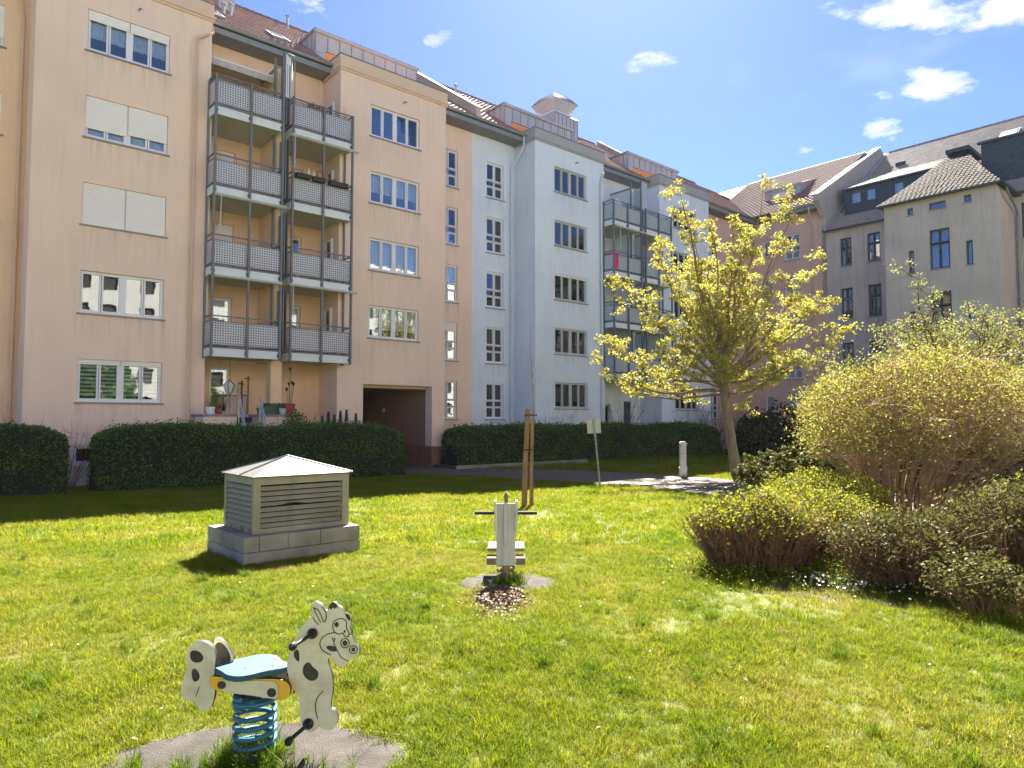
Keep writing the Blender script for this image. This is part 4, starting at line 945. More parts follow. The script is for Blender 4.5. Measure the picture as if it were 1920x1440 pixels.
    # small buds
barebush(F(-13.3, 1.6), 26, 2.25, 1.0, 'bare reddish twiggy shrub behind the left end hedge', 4)
barebush(F(-12.0, 1.7), 20, 2.0, 1.1, 'bare twiggy shrub leaning into the gap between the two hedges', 6)
barebush(F(9.2, .25), 26, 2.6, 1.3, 'bare grey shrub above the hedge before the white stair bay', 8, 'barkd')
barebush(F(14.3, .6), 40, 3.5, 1.6, 'large bare shrub at the foot of the white balconies', 10, 'barkd')
barebush(F(22.5, 1.3), 50, 3.6, 2.0, 'dark bare shrub right of the tree trunk before the white bay', 12, 'barkd')
barebush(F(20.5, .8), 40, 3.2, 1.8, 'dark bare shrub left of the tree trunk before the white bay', 13, 'barkd')
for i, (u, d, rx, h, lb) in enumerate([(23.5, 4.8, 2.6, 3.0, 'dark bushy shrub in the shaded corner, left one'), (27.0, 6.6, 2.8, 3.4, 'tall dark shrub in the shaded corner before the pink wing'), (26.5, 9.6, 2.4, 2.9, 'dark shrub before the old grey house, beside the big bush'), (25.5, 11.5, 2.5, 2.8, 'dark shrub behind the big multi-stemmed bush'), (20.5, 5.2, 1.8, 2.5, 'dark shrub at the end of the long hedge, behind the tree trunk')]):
    p = F(u, d); shrub('shrub', lb, 'shrub', (p.x, p.y), (rx, rx*.8), h, 'lv_shade', 7000, .09, 90, 'barkd', 30+i, zmin=.0)
p = F(-5.2, -(-1.9)); shrub('shrub', 'round leafy green shrub below the terrace with the red pot', 'shrub', (p.x, p.y), (.75, .6), 2.55, 'lv_hedge', 5200, .05, 20, 'barkd', 41, zmin=.1)
for i, (u, h) in enumerate(((-3.85, 2.25), (-3.6, 2.4), (-3.35, 2.3), (-3.1, 2.45), (-2.85, 2.5), (-2.45, 2.35))):
    p = F(u, 1.2); R_ = root('dwarf_conifer', ('leftmost short', 'second', 'third', 'fourth', 'tallest', 'rightmost, set apart')[i]+' bluish dwarf conifer spire behind the hedge', 'conifer', (p.x, p.y, 0), group='bluish dwarf conifers behind the hedge')
    r = np.random.default_rng(60+i); n = 1500; z = r.random(n)**.8; a = r.random(n)*6.28; q = (1-z)*.24*np.sqrt(r.random(n))+.02
    inst('foliage', leaves('foliage', np.stack([np.cos(a)*q, np.sin(a)*q, .5+z*(h-.5)], 1), .035, ['lv_blue'], .4, 1.5), R_)['kind'] = 'stuff'
    m = MB(); m.tube([(0, 0, 0), (0, 0, h*.9)], [.03, .01], 'barkd', 6); m.build('trunk', R_)
for i, u in enumerate((-9, -3, 4, 12, 20, 28)):
    p = F(u, 40+(i % 2)*1.5); shrub('tree', ('first', 'second', 'third', 'fourth', 'fifth', 'sixth')[i]+' leafy tree of the row across the lawn, seen only reflected in windows', 'tree', (p.x, p.y), (3.1, 3.0), 8.5, 'lv_hedge', 6000, .22, 14, 'barkd', 80+i, zmin=.22, sr0=.06, group='trees across the lawn behind the viewer')
# big multi-stemmed bush on the right
def bigbush():
    bx, by = 7.05, 12.3; z0 = zg(by); R_ = root('multi_stemmed_bush', 'big domed bush with many tan stems and fine yellow-green leaves on the right', 'bush', (bx, by, z0))
    r = random.Random(5); mb = MB(); tw = MB(); C = []
    def env(a):  # crown radius by azimuth cos
        return 1.95
    for i in range(170):
        a = r.uniform(0, 2*math.pi); q = r.random()**.55; top = 2.75-1.15*q*q+r.uniform(-.35, .30); R = 2.4*q
        b0 = Vector((math.cos(a)*.80*q**.6+r.gauss(0, .05)-.1, math.sin(a)*.5*q**.6, 0)); pts = []; rs = []; r0 = r.uniform(.010, .024)
        off = Vector((.35, 0, 0))
        for k in range(8):
            t = k/7; f = t**1.7
            pts.append(b0*(1-f)+Vector((math.cos(a)*R, math.sin(a)*R*.8, 0))*f+off*f+Vector((r.gauss(0, .02), r.gauss(0, .02), top*t))); rs.append(r0*(1-.8*t))
        mb.tube(pts, rs, 'stem', 5, False)
        for k in (4, 5, 6, 7):
            for _ in range(7):
                p = pts[k]; d = Vector((r.gauss(0, 1), r.gauss(0, 1), r.uniform(-.2, 1.2))).normalized()*r.uniform(.2, .7); tw.tube([p, p+d*.5+Vector((0, 0, .03)), p+d], [.0055, .004, .002], 'stem', 3, False)
                C.append(p+d); C.append(p+d*.7)
    mb.build('stems', R_)['kind'] = 'stuff'; tw.build('twigs', R_)['kind'] = 'stuff'
    g = np.random.default_rng(5); C = np.array([tuple(c) for c in C]); P1 = C[g.integers(0, len(C), 24000)]+g.normal(size=(24000, 3))*.13
    # outer shell of the clipped dome
    n = 40000; P2 = g.normal(size=(n, 3)); P2 /= np.linalg.norm(P2, axis=1)[:, None]; P2[:, 2] = np.where(P2[:, 2] < -.45, -P2[:, 2], P2[:, 2])
    rad = 1-.30*g.random((n, 1))**1.5+.05*np.abs(g.normal(size=(n, 1)))
    P2 = P2*rad*np.array([2.25, 1.9, 1.22])+np.array([.4, 0, 1.72]); P2 += .13*np.sin(P2[:, [1, 2, 0]]*3.3)+.07*np.sin(P2[:, [2, 0, 1]]*8.1)
    low = P2[:, 2]; keep = (low > 1.75) | ((P2[:, 0] < -1.0) & (low > 1.0)) | (g.random(n) < .10*(low > 1.1))
    front = (P2[:, 1] < -.3) & (P2[:, 0] > -1.1) & (low < 2.15); keep &= ~(front & (g.random(n) < .9)); keep &= ~((P2[:, 1] < 0) & (P2[:, 0] > -1.2) & (low >= 2.15) & (g.random(n) < .55)); keep &= g.random(n) < .8
    P = np.concatenate([P1[P1[:, 2] > 1.25], P2[keep]])
    inst('leaves', leaves('leaves', P, .024, ['lv_big']), R_)['kind'] = 'stuff'
bigbush()
def lowbush(label, x, y, rx, ry, h, lm, nl, ns, seed, topb=.45, size=.019, cat='bush'):
    z0 = zg(y); R_ = root('low_bush', label, cat, (x, y, z0)); r = random.Random(seed); g = np.random.default_rng(seed); mb = MB(); tips = []
    for i in range(ns):
        a = r.uniform(0, 6.283); q = math.sqrt(r.random()); px, py = math.cos(a)*rx*q, math.sin(a)*ry*q; hh = h*(1-.35*q*q)*r.uniform(.8, 1.08)
        ln = Vector((math.cos(a)*q*.25+r.gauss(0, .07), math.sin(a)*q*.2+r.gauss(0, .07), 0)); p0 = Vector((px*.85, py*.85, 0))
        pts = [p0, p0+ln*.3+Vector((0, 0, hh*.4)), p0+ln*.7+Vector((0, 0, hh*.75)), p0+ln+Vector((0, 0, hh))]
        mb.tube(pts, [.006, .005, .004, .002], 'twig', 3, False)
        for k in range(5):
            t = r.uniform(.3, 1); b = p0+ln*t+Vector((0, 0, hh*t)); d = Vector((r.gauss(0, 1), r.gauss(0, 1), r.uniform(.3, 1.4))).normalized()*r.uniform(.08, .22); mb.tube([b, b+d], [.0035, .0015], 'twig', 3, False); tips.append(b+d); tips.append(b+d*.5)
        tips.append(pts[-1]); tips.append(pts[-1])
    mb.build('twigs', R_)['kind'] = 'stuff'
    T = np.array([tuple(t) for t in tips]); w_ = np.clip((T[:, 2]/h-topb*.6), .02, 1)**1.5; P = T[g.choice(len(T), nl, p=w_/w_.sum())]+g.normal(size=(nl, 3))*np.array([.035, .035, .03])
    inst('leaves', leaves('leaves', P, size, [lm]), R_)['kind'] = 'stuff'
lowbush('low bush of red-brown twigs with yellow-green tips, leftmost on the lawn', 2.85, 8.15, .62, .55, .84, 'lv_low', 7000, 800, 21, size=.020)
lowbush('low yellow-green bush between the twiggy bush and the tall stems', 3.8, 8.9, .8, .65, .82, 'lv_low', 8500, 480, 22, .3)
lowbush('bright yellow-green bush behind, left of the tall tan stems', 5.0, 11.2, .9, .8, .95, 'lv_low', 13000, 260, 23, .2)
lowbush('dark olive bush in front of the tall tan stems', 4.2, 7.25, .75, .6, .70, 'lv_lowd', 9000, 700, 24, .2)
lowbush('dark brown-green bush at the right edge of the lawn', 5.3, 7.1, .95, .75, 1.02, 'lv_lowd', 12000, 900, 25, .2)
lowbush('small low green bush in the right foreground corner', 4.15, 6.15, .3, .25, .42, 'lv_lowd', 3000, 60, 26, .2)
lowbush('shaded bush behind the big bush at the far right', 9.4, 11.2, 1.3, 1.0, 1.5, 'lv_lowd', 14000, 200, 27, .2, .03)
lowbush('round green bush behind the left side of the big bush', 6.0, 14.6, 1.2, .9, 1.25, 'lv_lowd', 14000, 120, 28, 0, .035)
lowbush('dense dark bush right behind the tan stems of the big bush', 8.2, 14.2, 1.6, .8, 1.5, 'lv_lowd', 20000, 200, 29, 0, .035)
# white flowers under the bushes
g = np.random.default_rng(77); n = 200; c = g.integers(0, 5, n); cc = np.array([(3.2, 7.1), (3.4, 6.95), (3.6, 6.8), (3.0, 7.3), (3.5, 7.2)])[c]
X = cc[:, 0]+g.normal(size=n)*.22; Y = cc[:, 1]+g.normal(size=n)*.18; Z = zgn(Y)+.05+g.random(n)*.10
tag(inst('white_flowers', leaves('white_flowers', np.stack([X, Y, Z], 1), .014, ['flower'], .9, 2.)), kind='stuff')
n = 9000; c = g.integers(0, 6, n); cc = np.array([(2.9, 7.9), (3.6, 7.9), (4.6, 7.0), (5.4, 6.6), (2.5, 7.9), (3.9, 7.6)])[c]
X = cc[:, 0]+g.normal(size=n)*.4; Y = cc[:, 1]+g.normal(size=n)*.35; Z = zgn(Y)+.02+g.random(n)*.14
tag(inst('ground_cover', leaves('ground_cover', np.stack([X, Y, Z], 1), .017, ['lv_low'], .5, 1.)), kind='stuff')
def patch(name, cx, cy, rx, ry, m, dz, dome=0., seed=1, rag=.05, n=48):
    r = random.Random(seed); ph = [r.uniform(0, 6.28) for _ in range(4)]; V = []; nr = 8
    for i in range(nr+1):
        for k in range(n):
            a = 6.2832*k/n; q = i/nr; w_ = 1+rag*(math.sin(a*2+ph[0])+.6*math.sin(a*5+ph[1])+.4*math.sin(a*9+ph[2]))
            x, y = cx+rx*q*w_*math.cos(a), cy+ry*q*w_*math.sin(a); V.append((x, y, zg(y)+dz*(1 if i < nr else -.5)+dome*(1-q*q)))
    mb = MB(); mb.add(V, [(i*n+k, i*n+(k+1) % n, (i+1)*n+(k+1) % n, (i+1)*n+k) for i in range(nr) for k in range(n)], m); return mb.build(name)
tag(patch('soil_bed', 4.5, 7.5, 2.2, 1.35, 'soil', .012, seed=3), kind='structure')
# ---------------------------------------------------------------- trees
def limbtree(name, label, base, trunk, tr, limbs, lm, leafsize, perclump, clr, seed, bark='bark', twigl=(.5, 1.3), cat='tree', upb=.25):
    R_ = root(name, label, cat, base); r = random.Random(seed); g = np.random.default_rng(seed)
    t = MB(); t.tube(trunk, tr, bark, 12, False); t.build('trunk', R_, smooth=True)
    br = MB(); cl = []
    for (start, end, r0, bend, ntw) in limbs:
        s_, e = Vector(start), Vector(end); L = (e-s_).length; pts = []; rs = []; n = 9
        side = Vector((r.gauss(0, 1), r.gauss(0, 1), r.gauss(0, .5))).normalized()*L*.04
        for k in range(n+1):
            q = k/n; p = s_.lerp(e, q)+Vector((0, 0, -bend*L*math.sin(math.pi*q)))+side*math.sin(q*6.5)+Vector((r.gauss(0, .02), r.gauss(0, .02), r.gauss(0, .02)))*L*.3
            pts.append(p); rs.append(r0*(1-q)**.9+.008)
        br.tube(pts, rs, bark, 7, False)
        ax = (e-s_).normalized()
        for j in range(ntw):
            q = .22+.78*(j+r.random())/ntw; i = min(int(q*n), n-1); p = pts[i].lerp(pts[i+1], q*n-i)
            d = Vector((r.gauss(0, 1), r.gauss(0, 1), r.gauss(0, .55)+upb)).normalized(); d = (d+ax*.55).normalized(); TL = r.uniform(*twigl)*(1.15-.65*q)*min(1, L/4)
            mid = p+d*TL*.5+Vector((0, 0, -.05*TL)); tip = p+d*TL+Vector((0, 0, .10*TL)); br.tube([p, mid, tip], [.018*(1.2-q), .012, .006], bark, 4, False); cl.append(tip)
            for _ in range(6):
                f = r.uniform(.3, 1); b = p.lerp(tip, f); dd = (d*.5+Vector((r.gauss(0, 1), r.gauss(0, 1), r.gauss(0, .4)+.2)).normalized()).normalized()*r.uniform(.2, .55); br.tube([b, b+dd], [.007, .003], bark, 3, False); cl.append(b+dd)
        cl.append(pts[-1])
    br.build('branches', R_, smooth=True)
    C = np.array([tuple(c) for c in cl]); n = len(C)*perclump; P = np.repeat(C, perclump, 0); o = g.normal(size=P.shape); o /= np.linalg.norm(o, axis=1)[:, None]
    sc = np.repeat(g.uniform(.45, 1.35, (len(C), 1))*(g.random((len(C), 1)) > .10), perclump, 0); P = P+o*(g.random((n, 1))**.45)*clr*sc*np.array([1.25, 1.25, .8])
    P = P[sc[:, 0] > 0]
    inst('crown', leaves('crown', P, leafsize, [lm], .7), R_)['kind'] = 'stuff'
r = random.Random(3)
L_ = []
def tp(z): # trunk axis
    return Vector((-.12*z-.0, .02*z, z)) if z < 4.2 else Vector((-.504-.04*(z-4.2), .08, z))
# explicit main leaders (ends in metres from the trunk foot: x across, y depth, z up)
ends = [((-1.9, .3, 11.0), 3.9, .085), ((-1.2, 1.2, 9.7), 4.1, .07), ((1.4, .4, 11.1), 4.0, .09), ((2.6, .2, 10.5), 4.2, .08), ((.3, -.8, 8.9), 4.3, .07),
        ((-3.0, -.6, 8.4), 3.8, .07), ((-4.4, .3, 7.6), 3.6, .075), ((-4.9, .5, 5.1), 3.5, .07), ((-4.9, -.8, 3.9), 3.2, .065), ((-3.9, 1.6, 3.5), 3.1, .055), ((-3.0, -1.9, 4.6), 3.3, .055),
        ((3.2, -.4, 7.8), 3.9, .08), ((3.7, .6, 6.7), 3.7, .07), ((3.8, -.6, 5.4), 3.5, .06), ((1.9, -1.6, 4.3), 3.1, .045), ((2.3, 1.6, 4.2), 3.2, .05), ((.8, -3.0, 6.6), 3.7, .06), ((-.5, 3.4, 7.2), 3.8, .07),
        ((-2.2, -2.6, 6.6), 3.6, .06), ((1.8, 2.9, 8.2), 3.9, .065), ((-2.5, 2.5, 9.2), 4.0, .06), ((2.6, -2.2, 6.3), 3.6, .06), ((-1.2, -1.2, 9.3), 4.1, .06), ((-3.6, -.2, 6.4), 3.5, .06), ((.2, .5, 10.0), 4.3, .05), ((-1.0, -2.2, 4.0), 3.1, .04)]
for e, z, r0 in ends: L_.append((tuple(tp(z)), e, r0*1.05, .10 if e[2] < 6 else .05, 10 if Vector(e).length > 6 else 8))
L_.append((tuple(tp(4.1)), (-.9, .1, 8.0), .13, 0, 8)); L_.append((tuple(tp(4.1)), (.1, 0, 7.8), .13, 0, 8))
limbtree('tree', 'slender tree with open crown of bright yellow-green spring leaves beside the path', (8.37, 26.0, zg(26)), [(.03, 0, -.1), (.0, 0, .15), tuple(tp(1)), tuple(tp(2.4)), tuple(tp(3.4)), tuple(tp(4.3)), tuple(tp(5.4))], [.30, .215, .185, .17, .18, .16, .09], L_, 'lv_tree', .043, 33, .165, 3)
# pale tree behind the big bush
r = random.Random(9); L_ = []
for i in range(22):
    a = r.uniform(0, 6.28); q = r.uniform(.3, 1); L_.append(((0, 0, 1.4+r.random()*.6), (math.cos(a)*3.2*q, math.sin(a)*2.0*q, 3.9-1.4*q*q+r.uniform(-.5, .7)), .035, -.02, 11))
L_.append(((0, 0, 1.6), (-1.0, 0, 5.5), .04, 0, 10)); L_.append(((0, 0, 1.6), (.6, 0, 4.7), .04, 0, 10)); L_.append(((0, 0, 1.6), (-3.6, .3, 3.5), .04, .05, 12)); L_.append(((0, 0, 1.6), (3.3, .3, 4.2), .04, .05, 12))
limbtree('small_tree', 'low spreading tree with pale silvery-green young leaves behind the big bush', (10.8, 16.6, zg(16.6)), [(0, 0, -.1), (.05, 0, .8), (0, 0, 1.9)], [.12, .09, .06], L_, 'lv_pale', .028, 15, .15, 9, 'barkd', (.35, .8))
r = random.Random(19); L_ = []
for i in range(12):
    a = r.uniform(0, 6.28); q = r.uniform(.3, 1); L_.append(((0, 0, 1.2), (math.cos(a)*1.7*q, math.sin(a)*1.4*q, 3.5-.9*q*q+r.uniform(-.4, .4)), .03, 0, 9))
limbtree('small_tree', 'yellow-green young tree at the right edge, above the big bush', (11.5, 13.6, zg(13.6)), [(0, 0, -.1), (.05, 0, .8), (0, 0, 1.5)], [.1, .08, .05], L_, 'lv_low', .032, 30, .17, 19, 'barkd', (.3, .7))
# thin sapling and its stake
b = (0.46, 15.45); R_ = root('sapling', 'very thin bare sapling tied beside the wooden stake', 'young tree', (b[0], b[1], zg(b[1])))
m = MB(); pts = [(0, 0, -.05), (-.01, 0, .8), (.02, 0, 1.9), (0, 0, 2.7), (-.05, 0, 3.5), (-.04, 0, 4.0)]; m.tube(pts, [.022, .02, .016, .012, .008, .003], 'bark', 6); m.build('trunk', R_)
m = MB(); r = random.Random(2)
for z in (1.0, 1.7, 2.25, 2.6, 2.9, 3.0, 3.2): 
    d = Vector((r.uniform(-1, 1), r.uniform(-1, 1), .9)).normalized()*r.uniform(.08, .22); m.tube([(0, 0, z), tuple(Vector((0, 0, z))+d)], [.006, .003], 'bark', 4)
m.build('twigs', R_)
inst('buds', leaves('buds', np.array([[.0, 0, z] for z in np.linspace(2.3, 3.2, 40)])+rng.normal(size=(40, 3))*.05, .018, ['lv_pale']), R_)['kind'] = 'stuff'
R_ = root('tree_stake', 'brown wooden double stake with black ties beside the sapling', 'stake', (.30, 15.52, zg(15.5)))
m = MB(); m.tube([(-.03, 0, -.1), (0, 0, 1.1), (.06, 0, 2.20)], [.062, .058, .052], 'wood', 9); m.build('post', R_)
m = MB(); m.tube([(.12, .12, -.1), (.15, .12, 1.95)], [.035, .03], 'wood', 8); m.build('post', R_)
for z in (1.28, 2.05):
    m = MB(); x = z*.04-.02; m.tube([(x-.075, -.02, z), (x, -.08, z+.005), (x+.09, -.03, z+.01), (x+.19, 0, z+.0), (x+.18, .05, z), (x+.08, .06, z), (x, .08, z), (x-.075, .03, z)], .016, 'black', 6); m.build('tie', R_)
# ---------------------------------------------------------------- props on the lawn
# louvred vent housing
VR = root('vent_housing', 'beige louvred ventilation housing with pyramid roof on a concrete plinth', 'ventilation housing', (-3.19, 8.33, zg(9.2)-.04), ROT_A)
W_, D_ = 1.54, 1.30
blk = MB(); blk.box(0, W_, 0, D_, -.1, .205, 'conc'); blk.build('foundation', VR)
def cblock(x0, x1, y0, y1): 
    q = MB(); j = .004; q.box(x0+j, x1-j, y0+j, y1-j, .212, .395, 'conc'); q.build('concrete_block', VR)
xs = [0, .19, .55, .98, W_]
for a, c in zip(xs, xs[1:]): cblock(a, c, 0, .19); cblock(a, c, D_-.19, D_)
for a, c in ((.19, .40), (.40, .82), (.82, D_-.19)): cblock(0, .19, a, c); cblock(W_-.19, W_, a, c)
q = MB(); q.box(.19, W_-.19, .19, D_-.19, .20, .388, 'conc'); q.build('plinth', VR)
hx0, hx1, hy0, hy1, hz0, hz1 = .16, W_-.10, .13, D_-.13, .40, 1.085
q = MB()
for x in (hx0, hx1-.07):
    for y in (hy0, hy1-.07): q.box(x, x+.07, y, y+.07, hz0, hz1, 'ventm')
q.box(hx0+.07, hx1-.07, hy0+.002, hy0+.05, hz1-.09, hz1, 'ventm'); q.box(hx0+.07, hx1-.07, hy0+.002, hy0+.05, hz0, hz0+.06, 'ventm')
q.box(hx0+.002, hx0+.05, hy0+.07, hy1-.07, hz1-.09, hz1, 'ventm'); q.box(hx0+.002, hx0+.05, hy0+.07, hy1-.07, hz0, hz0+.07, 'rust')
q.box(hx1-.05, hx1-.002, hy0+.07, hy1-.07, hz1-.09, hz1, 'ventm'); q.box(hx1-.05, hx1-.002, hy0+.07, hy1-.07, hz0, hz0+.06, 'ventm'); q.box(hx0+.07, hx1-.07, hy1-.05, hy1-.002, hz0, hz1, 'ventm')
q.box(hx0+.07, hx0+.085, hy0+.001, hy0+.03, hz0+.06, hz1-.09, 'ventm'); q.box(hx1-.095, hx1-.07, hy0+.001, hy0+.03, hz0+.06, hz1-.09, 'ventm')
q.build('frame', VR)
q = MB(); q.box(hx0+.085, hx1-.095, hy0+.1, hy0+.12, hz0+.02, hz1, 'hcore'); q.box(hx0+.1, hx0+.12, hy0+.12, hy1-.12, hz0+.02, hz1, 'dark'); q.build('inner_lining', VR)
nl = 8; zz0, zz1 = hz0+.07, hz1-.095
for k in range(nl):
    z = zz1-(k+1)*(zz1-zz0)/nl
    q = MB(); dz = (zz1-zz0)/nl
    if k == 3:   # the bent louvre
        n = 12; a, c = hx0+.085, hx1-.095
        for i in range(n):
            f = lambda t: .022*math.exp(-((t-.38)/.12)**2)
            t0, t1 = i/n, (i+1)/n; q.quad((a+(c-a)*t0, hy0-.0, z+.004+f(t0)), (a+(c-a)*t1, hy0-.0, z+.004+f(t1)), (a+(c-a)*t1, hy0+.048, z+dz*.72), (a+(c-a)*t0, hy0+.048, z+dz*.72), 'ventm')
    else: q.prismx([(hy0+.004, z+.002), (hy0+.048, z+dz*.72), (hy0+.054, z+dz*.70), (hy0+.010, z-.003)], hx0+.085, hx1-.095, 'ventm')
    q.build('louvre', VR)
    q = MB(); q.prism([(hx0+.004, z+.002), (hx0+.048, z+dz*.72), (hx0+.054, z+dz*.70), (hx0+.010, z-.003)], hy0+.07, hy1-.07, 'ventm'); q.build('louvre', VR)
    q = MB(); q.prism([(hx1-.004, z+.002), (hx1-.070, z+dz*.98), (hx1-.078, z+dz*.98), (hx1-.012, z+.0)], hy0+.07, hy1-.07, 'ventm'); q.build('louvre', VR)
q = MB(); e = .035; ax, ay, az_ = (hx0+hx1)/2, (hy0+hy1)/2, hz1+.235
c4 = [(hx0-e, hy0-e), (hx1+e, hy0-e), (hx1+e, hy1+e), (hx0-e, hy1+e)]
vs = [(x, y, hz1+.003) for x, y in c4]+[(x, y, hz1+.018) for x, y in c4]+[(ax, ay, az_)]
q.add(vs, [(0, 3, 2, 1), (0, 1, 5, 4), (1, 2, 6, 5), (2, 3, 7, 6), (3, 0, 4, 7), (4, 5, 8), (5, 6, 8), (6, 7, 8), (7, 4, 8)], 'ventroof'); RF = q.build('roof', VR)
for i in (1, 3):
    p = c4[i]; q = MB(); q.tube([(p[0], p[1], hz1+.022), (ax, ay, az_+.006)], .009, 'zincd', 5); q.build('roof_seam', VR)
q = MB(); q.tube([(hx0-e, (hy0+hy1)*.40, hz1+.025), (ax-.02, ay, az_+.004)], .012, 'zincd', 5); q.build('roof_seam', VR)
# bollard, sign
R_ = root('bollard', 'white weathered bollard between the path and the tree', 'bollard', (6.28, 25.6, zg(25.6)))
q = MB(); q.prism([(-.12, 0), (.13, 0), (.13, .30), (.15, .36), (.11, .42), (.11, .95), (-.105, .95), (-.105, .40), (-.14, .34), (-.12, .28)], -.09, .09, 'bollc'); q.build('body', R_)
q = MB(); q.prism([(-.105, .955), (.11, .955), (.11, 1.25), (.08, 1.31), (-.07, 1.31), (-.105, 1.26)], -.09, .09, 'bollc'); q.build('head', R_)
q = MB(); q.box(.11, .17, -.03, .03, 1.20, 1.235, 'zinc'); q.box(-.11, .115, -.095, .095, .85, .87, 'zincd'); q.build('band', R_)
R_ = root('sign_post', 'leaning thin signpost seen from behind with a small blank pale plate', 'sign', (2.66, 20.9, zg(20.9)-.05))
q = MB(); q.tube([(0, 0, -.1), (-.20, 0, 2.12)], .030, 'galv', 10); q.tube([(-.20, 0, 2.12), (-.20, 0, 2.15)], .034, 'zincd', 10); q.build('post', R_)
q = MB(); q.T = Matrix.Translation((-.185, .04, 1.93)) @ Matrix.Rotation(-.06, 4, 'Y'); q.box(-.21, .20, 0, .012, -.20, .20, 'signb'); q.box(-.21, -.195, -.01, 0, -.2, .2, 'signb'); q.box(.185, .20, -.01, 0, -.2, .2, 'signb'); q.build('plate', R_)
q = MB(); q.T = Matrix.Translation((-.185, .02, 1.93)); q.box(-.045, .045, -.06, .015, -.10, -.07, 'galv'); q.box(-.045, .045, -.06, .015, .09, .12, 'galv'); q.build('clamp', R_)
# rubber / concrete pads
tag(patch('play_pad', -1.28, 3.52, .77, .46, 'pad', .012, seed=2, rag=.02), kind='structure')
tag(patch('play_pad', -.04, 7.42, .55, .50, 'rubber', .012, seed=5, rag=.03), kind='structure')
# second spring rider, seen end on
R_ = root('spring_rider', 'weathered grey spring rider seen end on, with side handles and a wooden seat', 'spring rider', (-.065, 7.62, zg(7.6)))
zt = .17
q = MB(); q.box(-.10, .10, -.215, -.195, .19, .84, 'rwhite'); q.build('front_board', R_)
q = MB(); q.box(-.018, .018, -.245, -.216, .38, .86, 'rwhite'); q.prism([(-.015, .86), (.02, .86), (.025, .93), (.0, .97), (-.02, .93)], -.26, -.19, 'seatw'); q.build('head_board', R_)
for sx in (-1, 1):
    q = MB(); q.box(sx*.113-.010, sx*.113+.010, -.26, -.12, .56, .87, 'rwhite'); q.build('side_board', R_)
    q = MB(); q.tube([(sx*.125, -.2, .74), (sx*.33, -.2, .74)], .019, 'black', 10); q.build('handle', R_)
    q = MB(); q.box(min(sx*.05, sx*.20), max(sx*.05, sx*.20), -.02, .40, .30, .335, 'seatw'); q.build('seat_board', R_)
    q = MB(); q.box(min(sx*.105, sx*.205), max(sx*.105, sx*.205), -.18, .02, .19, .26, 'seatw'); q.build('foot_rest', R_)
q = MB(); q.box(-.02, .02, -.18, .5, .20, .42, 'rust'); q.tube([(0, -.05, .2), (0, -.05, -.05)], .045, 'rust', 10); q.build('spring_leg', R_)
q = MB(); pts = [(.09*math.cos(t*.5), .02+.09*math.sin(t*.5), .22*t/46) for t in range(47)]; q.tube(pts, .014, 'rust', 6); q.build('spring', R_)
# wood chips in front of it
o = patch('chip_mound', -.12, 6.72, .20, .36, 'soil', .01, .05, seed=8, rag=.12); tag(o, kind='structure')
g = np.random.default_rng(3); n = 2600; P = g.normal(size=(n, 2))*np.array([.12, .22])+np.array([-.12, 6.68]); rr = ((P[:, 0]+.12)/.26)**2+((P[:, 1]-6.72)/.42)**2
Z = zgn(P[:, 1])+.02+.05*np.clip(1-rr, 0, 1)+g.random(n)*.015
M['chipl'] = leafmat('chips', [(.08, .045, .028), (.16, .095, .06), (.26, .17, .115)], 0)
tag(inst('wood_chips', leaves('wood_chips', np.column_stack([P, Z]), .020, ['chipl'], .45, 2.)), kind='stuff')
# ---------------------------------------------------------------- spring rider horse (local: x along, y away, z up). traced in zoom pixels Z -> metres
K = 3.55/1300/4.236
def RZx(px, py, Y=0): return ((px-735)*K*(1+Y/3.55)*.985, (1377-py)*K*RK)
RK = 0.965
HR = root('spring_rider', 'spotted black and white horse spring rider with blue seat and blue spring', 'spring rider', (-1.285, 3.55, zg(3.55)), -.03)
def smooth(o, it=2):
    for _ in range(it):
        o = [p for a, b in zip(o, o[1:]+o[:1]) for p in ((a[0]*.75+b[0]*.25, a[1]*.75+b[1]*.25), (a[0]*.25+b[0]*.75, a[1]*.25+b[1]*.75))]
    return o
def plate(name, pix, y0, y1, m='hwhite', edge='hblack', par=None, it=2, rz=0):
    o = [RZx(*p) for p in smooth(pix, it)]; q = MB(); q.prism(o, y0, y1, m, edge); return q.build(name, par or HR, (0, 0, 0), rz)
HEAD = [(1190, 125), (1215, 106), (1245, 118), (1275, 140), (1300, 178), (1318, 180), (1328, 140), (1345, 116), (1375, 114), (1398, 140), (1432, 158), (1452, 200), (1475, 215), (1500, 240), (1494, 275), (1512, 330), (1506, 365), (1522, 410), (1540, 440), (1565, 465), (1572, 500), (1552, 538), (1520, 552), (1492, 562), (1470, 600), (1438, 624), (1398, 614), (1372, 585), (1355, 556), (1326, 545), (1322, 590), (1346, 650), (1360, 720), (1366, 800), (1352, 880), (1345, 945), (1382, 955), (1406, 1000), (1402, 1070), (1368, 1108), (1318, 1114), (1262, 1092), (1250, 1076), (1246, 1108), (1200, 1134), (1150, 1120), (1112, 1050), (1106, 960), (1102, 880), (1080, 830), (1052, 800), (1020, 720), (998, 640), (1004, 580), (1020, 510), (1046, 440), (1080, 370), (1118, 300), (1160, 250), (1194, 222), (1188, 170)]
HD = plate('head_board', HEAD, -.035, -.012)
def spot(pix, y=-.0365, m='hblack', name='spot', par=None, it=2): return plate(name, pix, y, y+.0012, m, m, par, it)
spot([(1050, 520), (1062, 490), (1085, 486), (1096, 510), (1098, 585), (1080, 575), (1058, 552)], par=HD)
spot([(1128, 620), (1150, 588), (1182, 585), (1196, 615), (1220, 632), (1250, 660), (1248, 700), (1225, 725), (1190, 732), (1150, 712), (1124, 670)], par=HD)
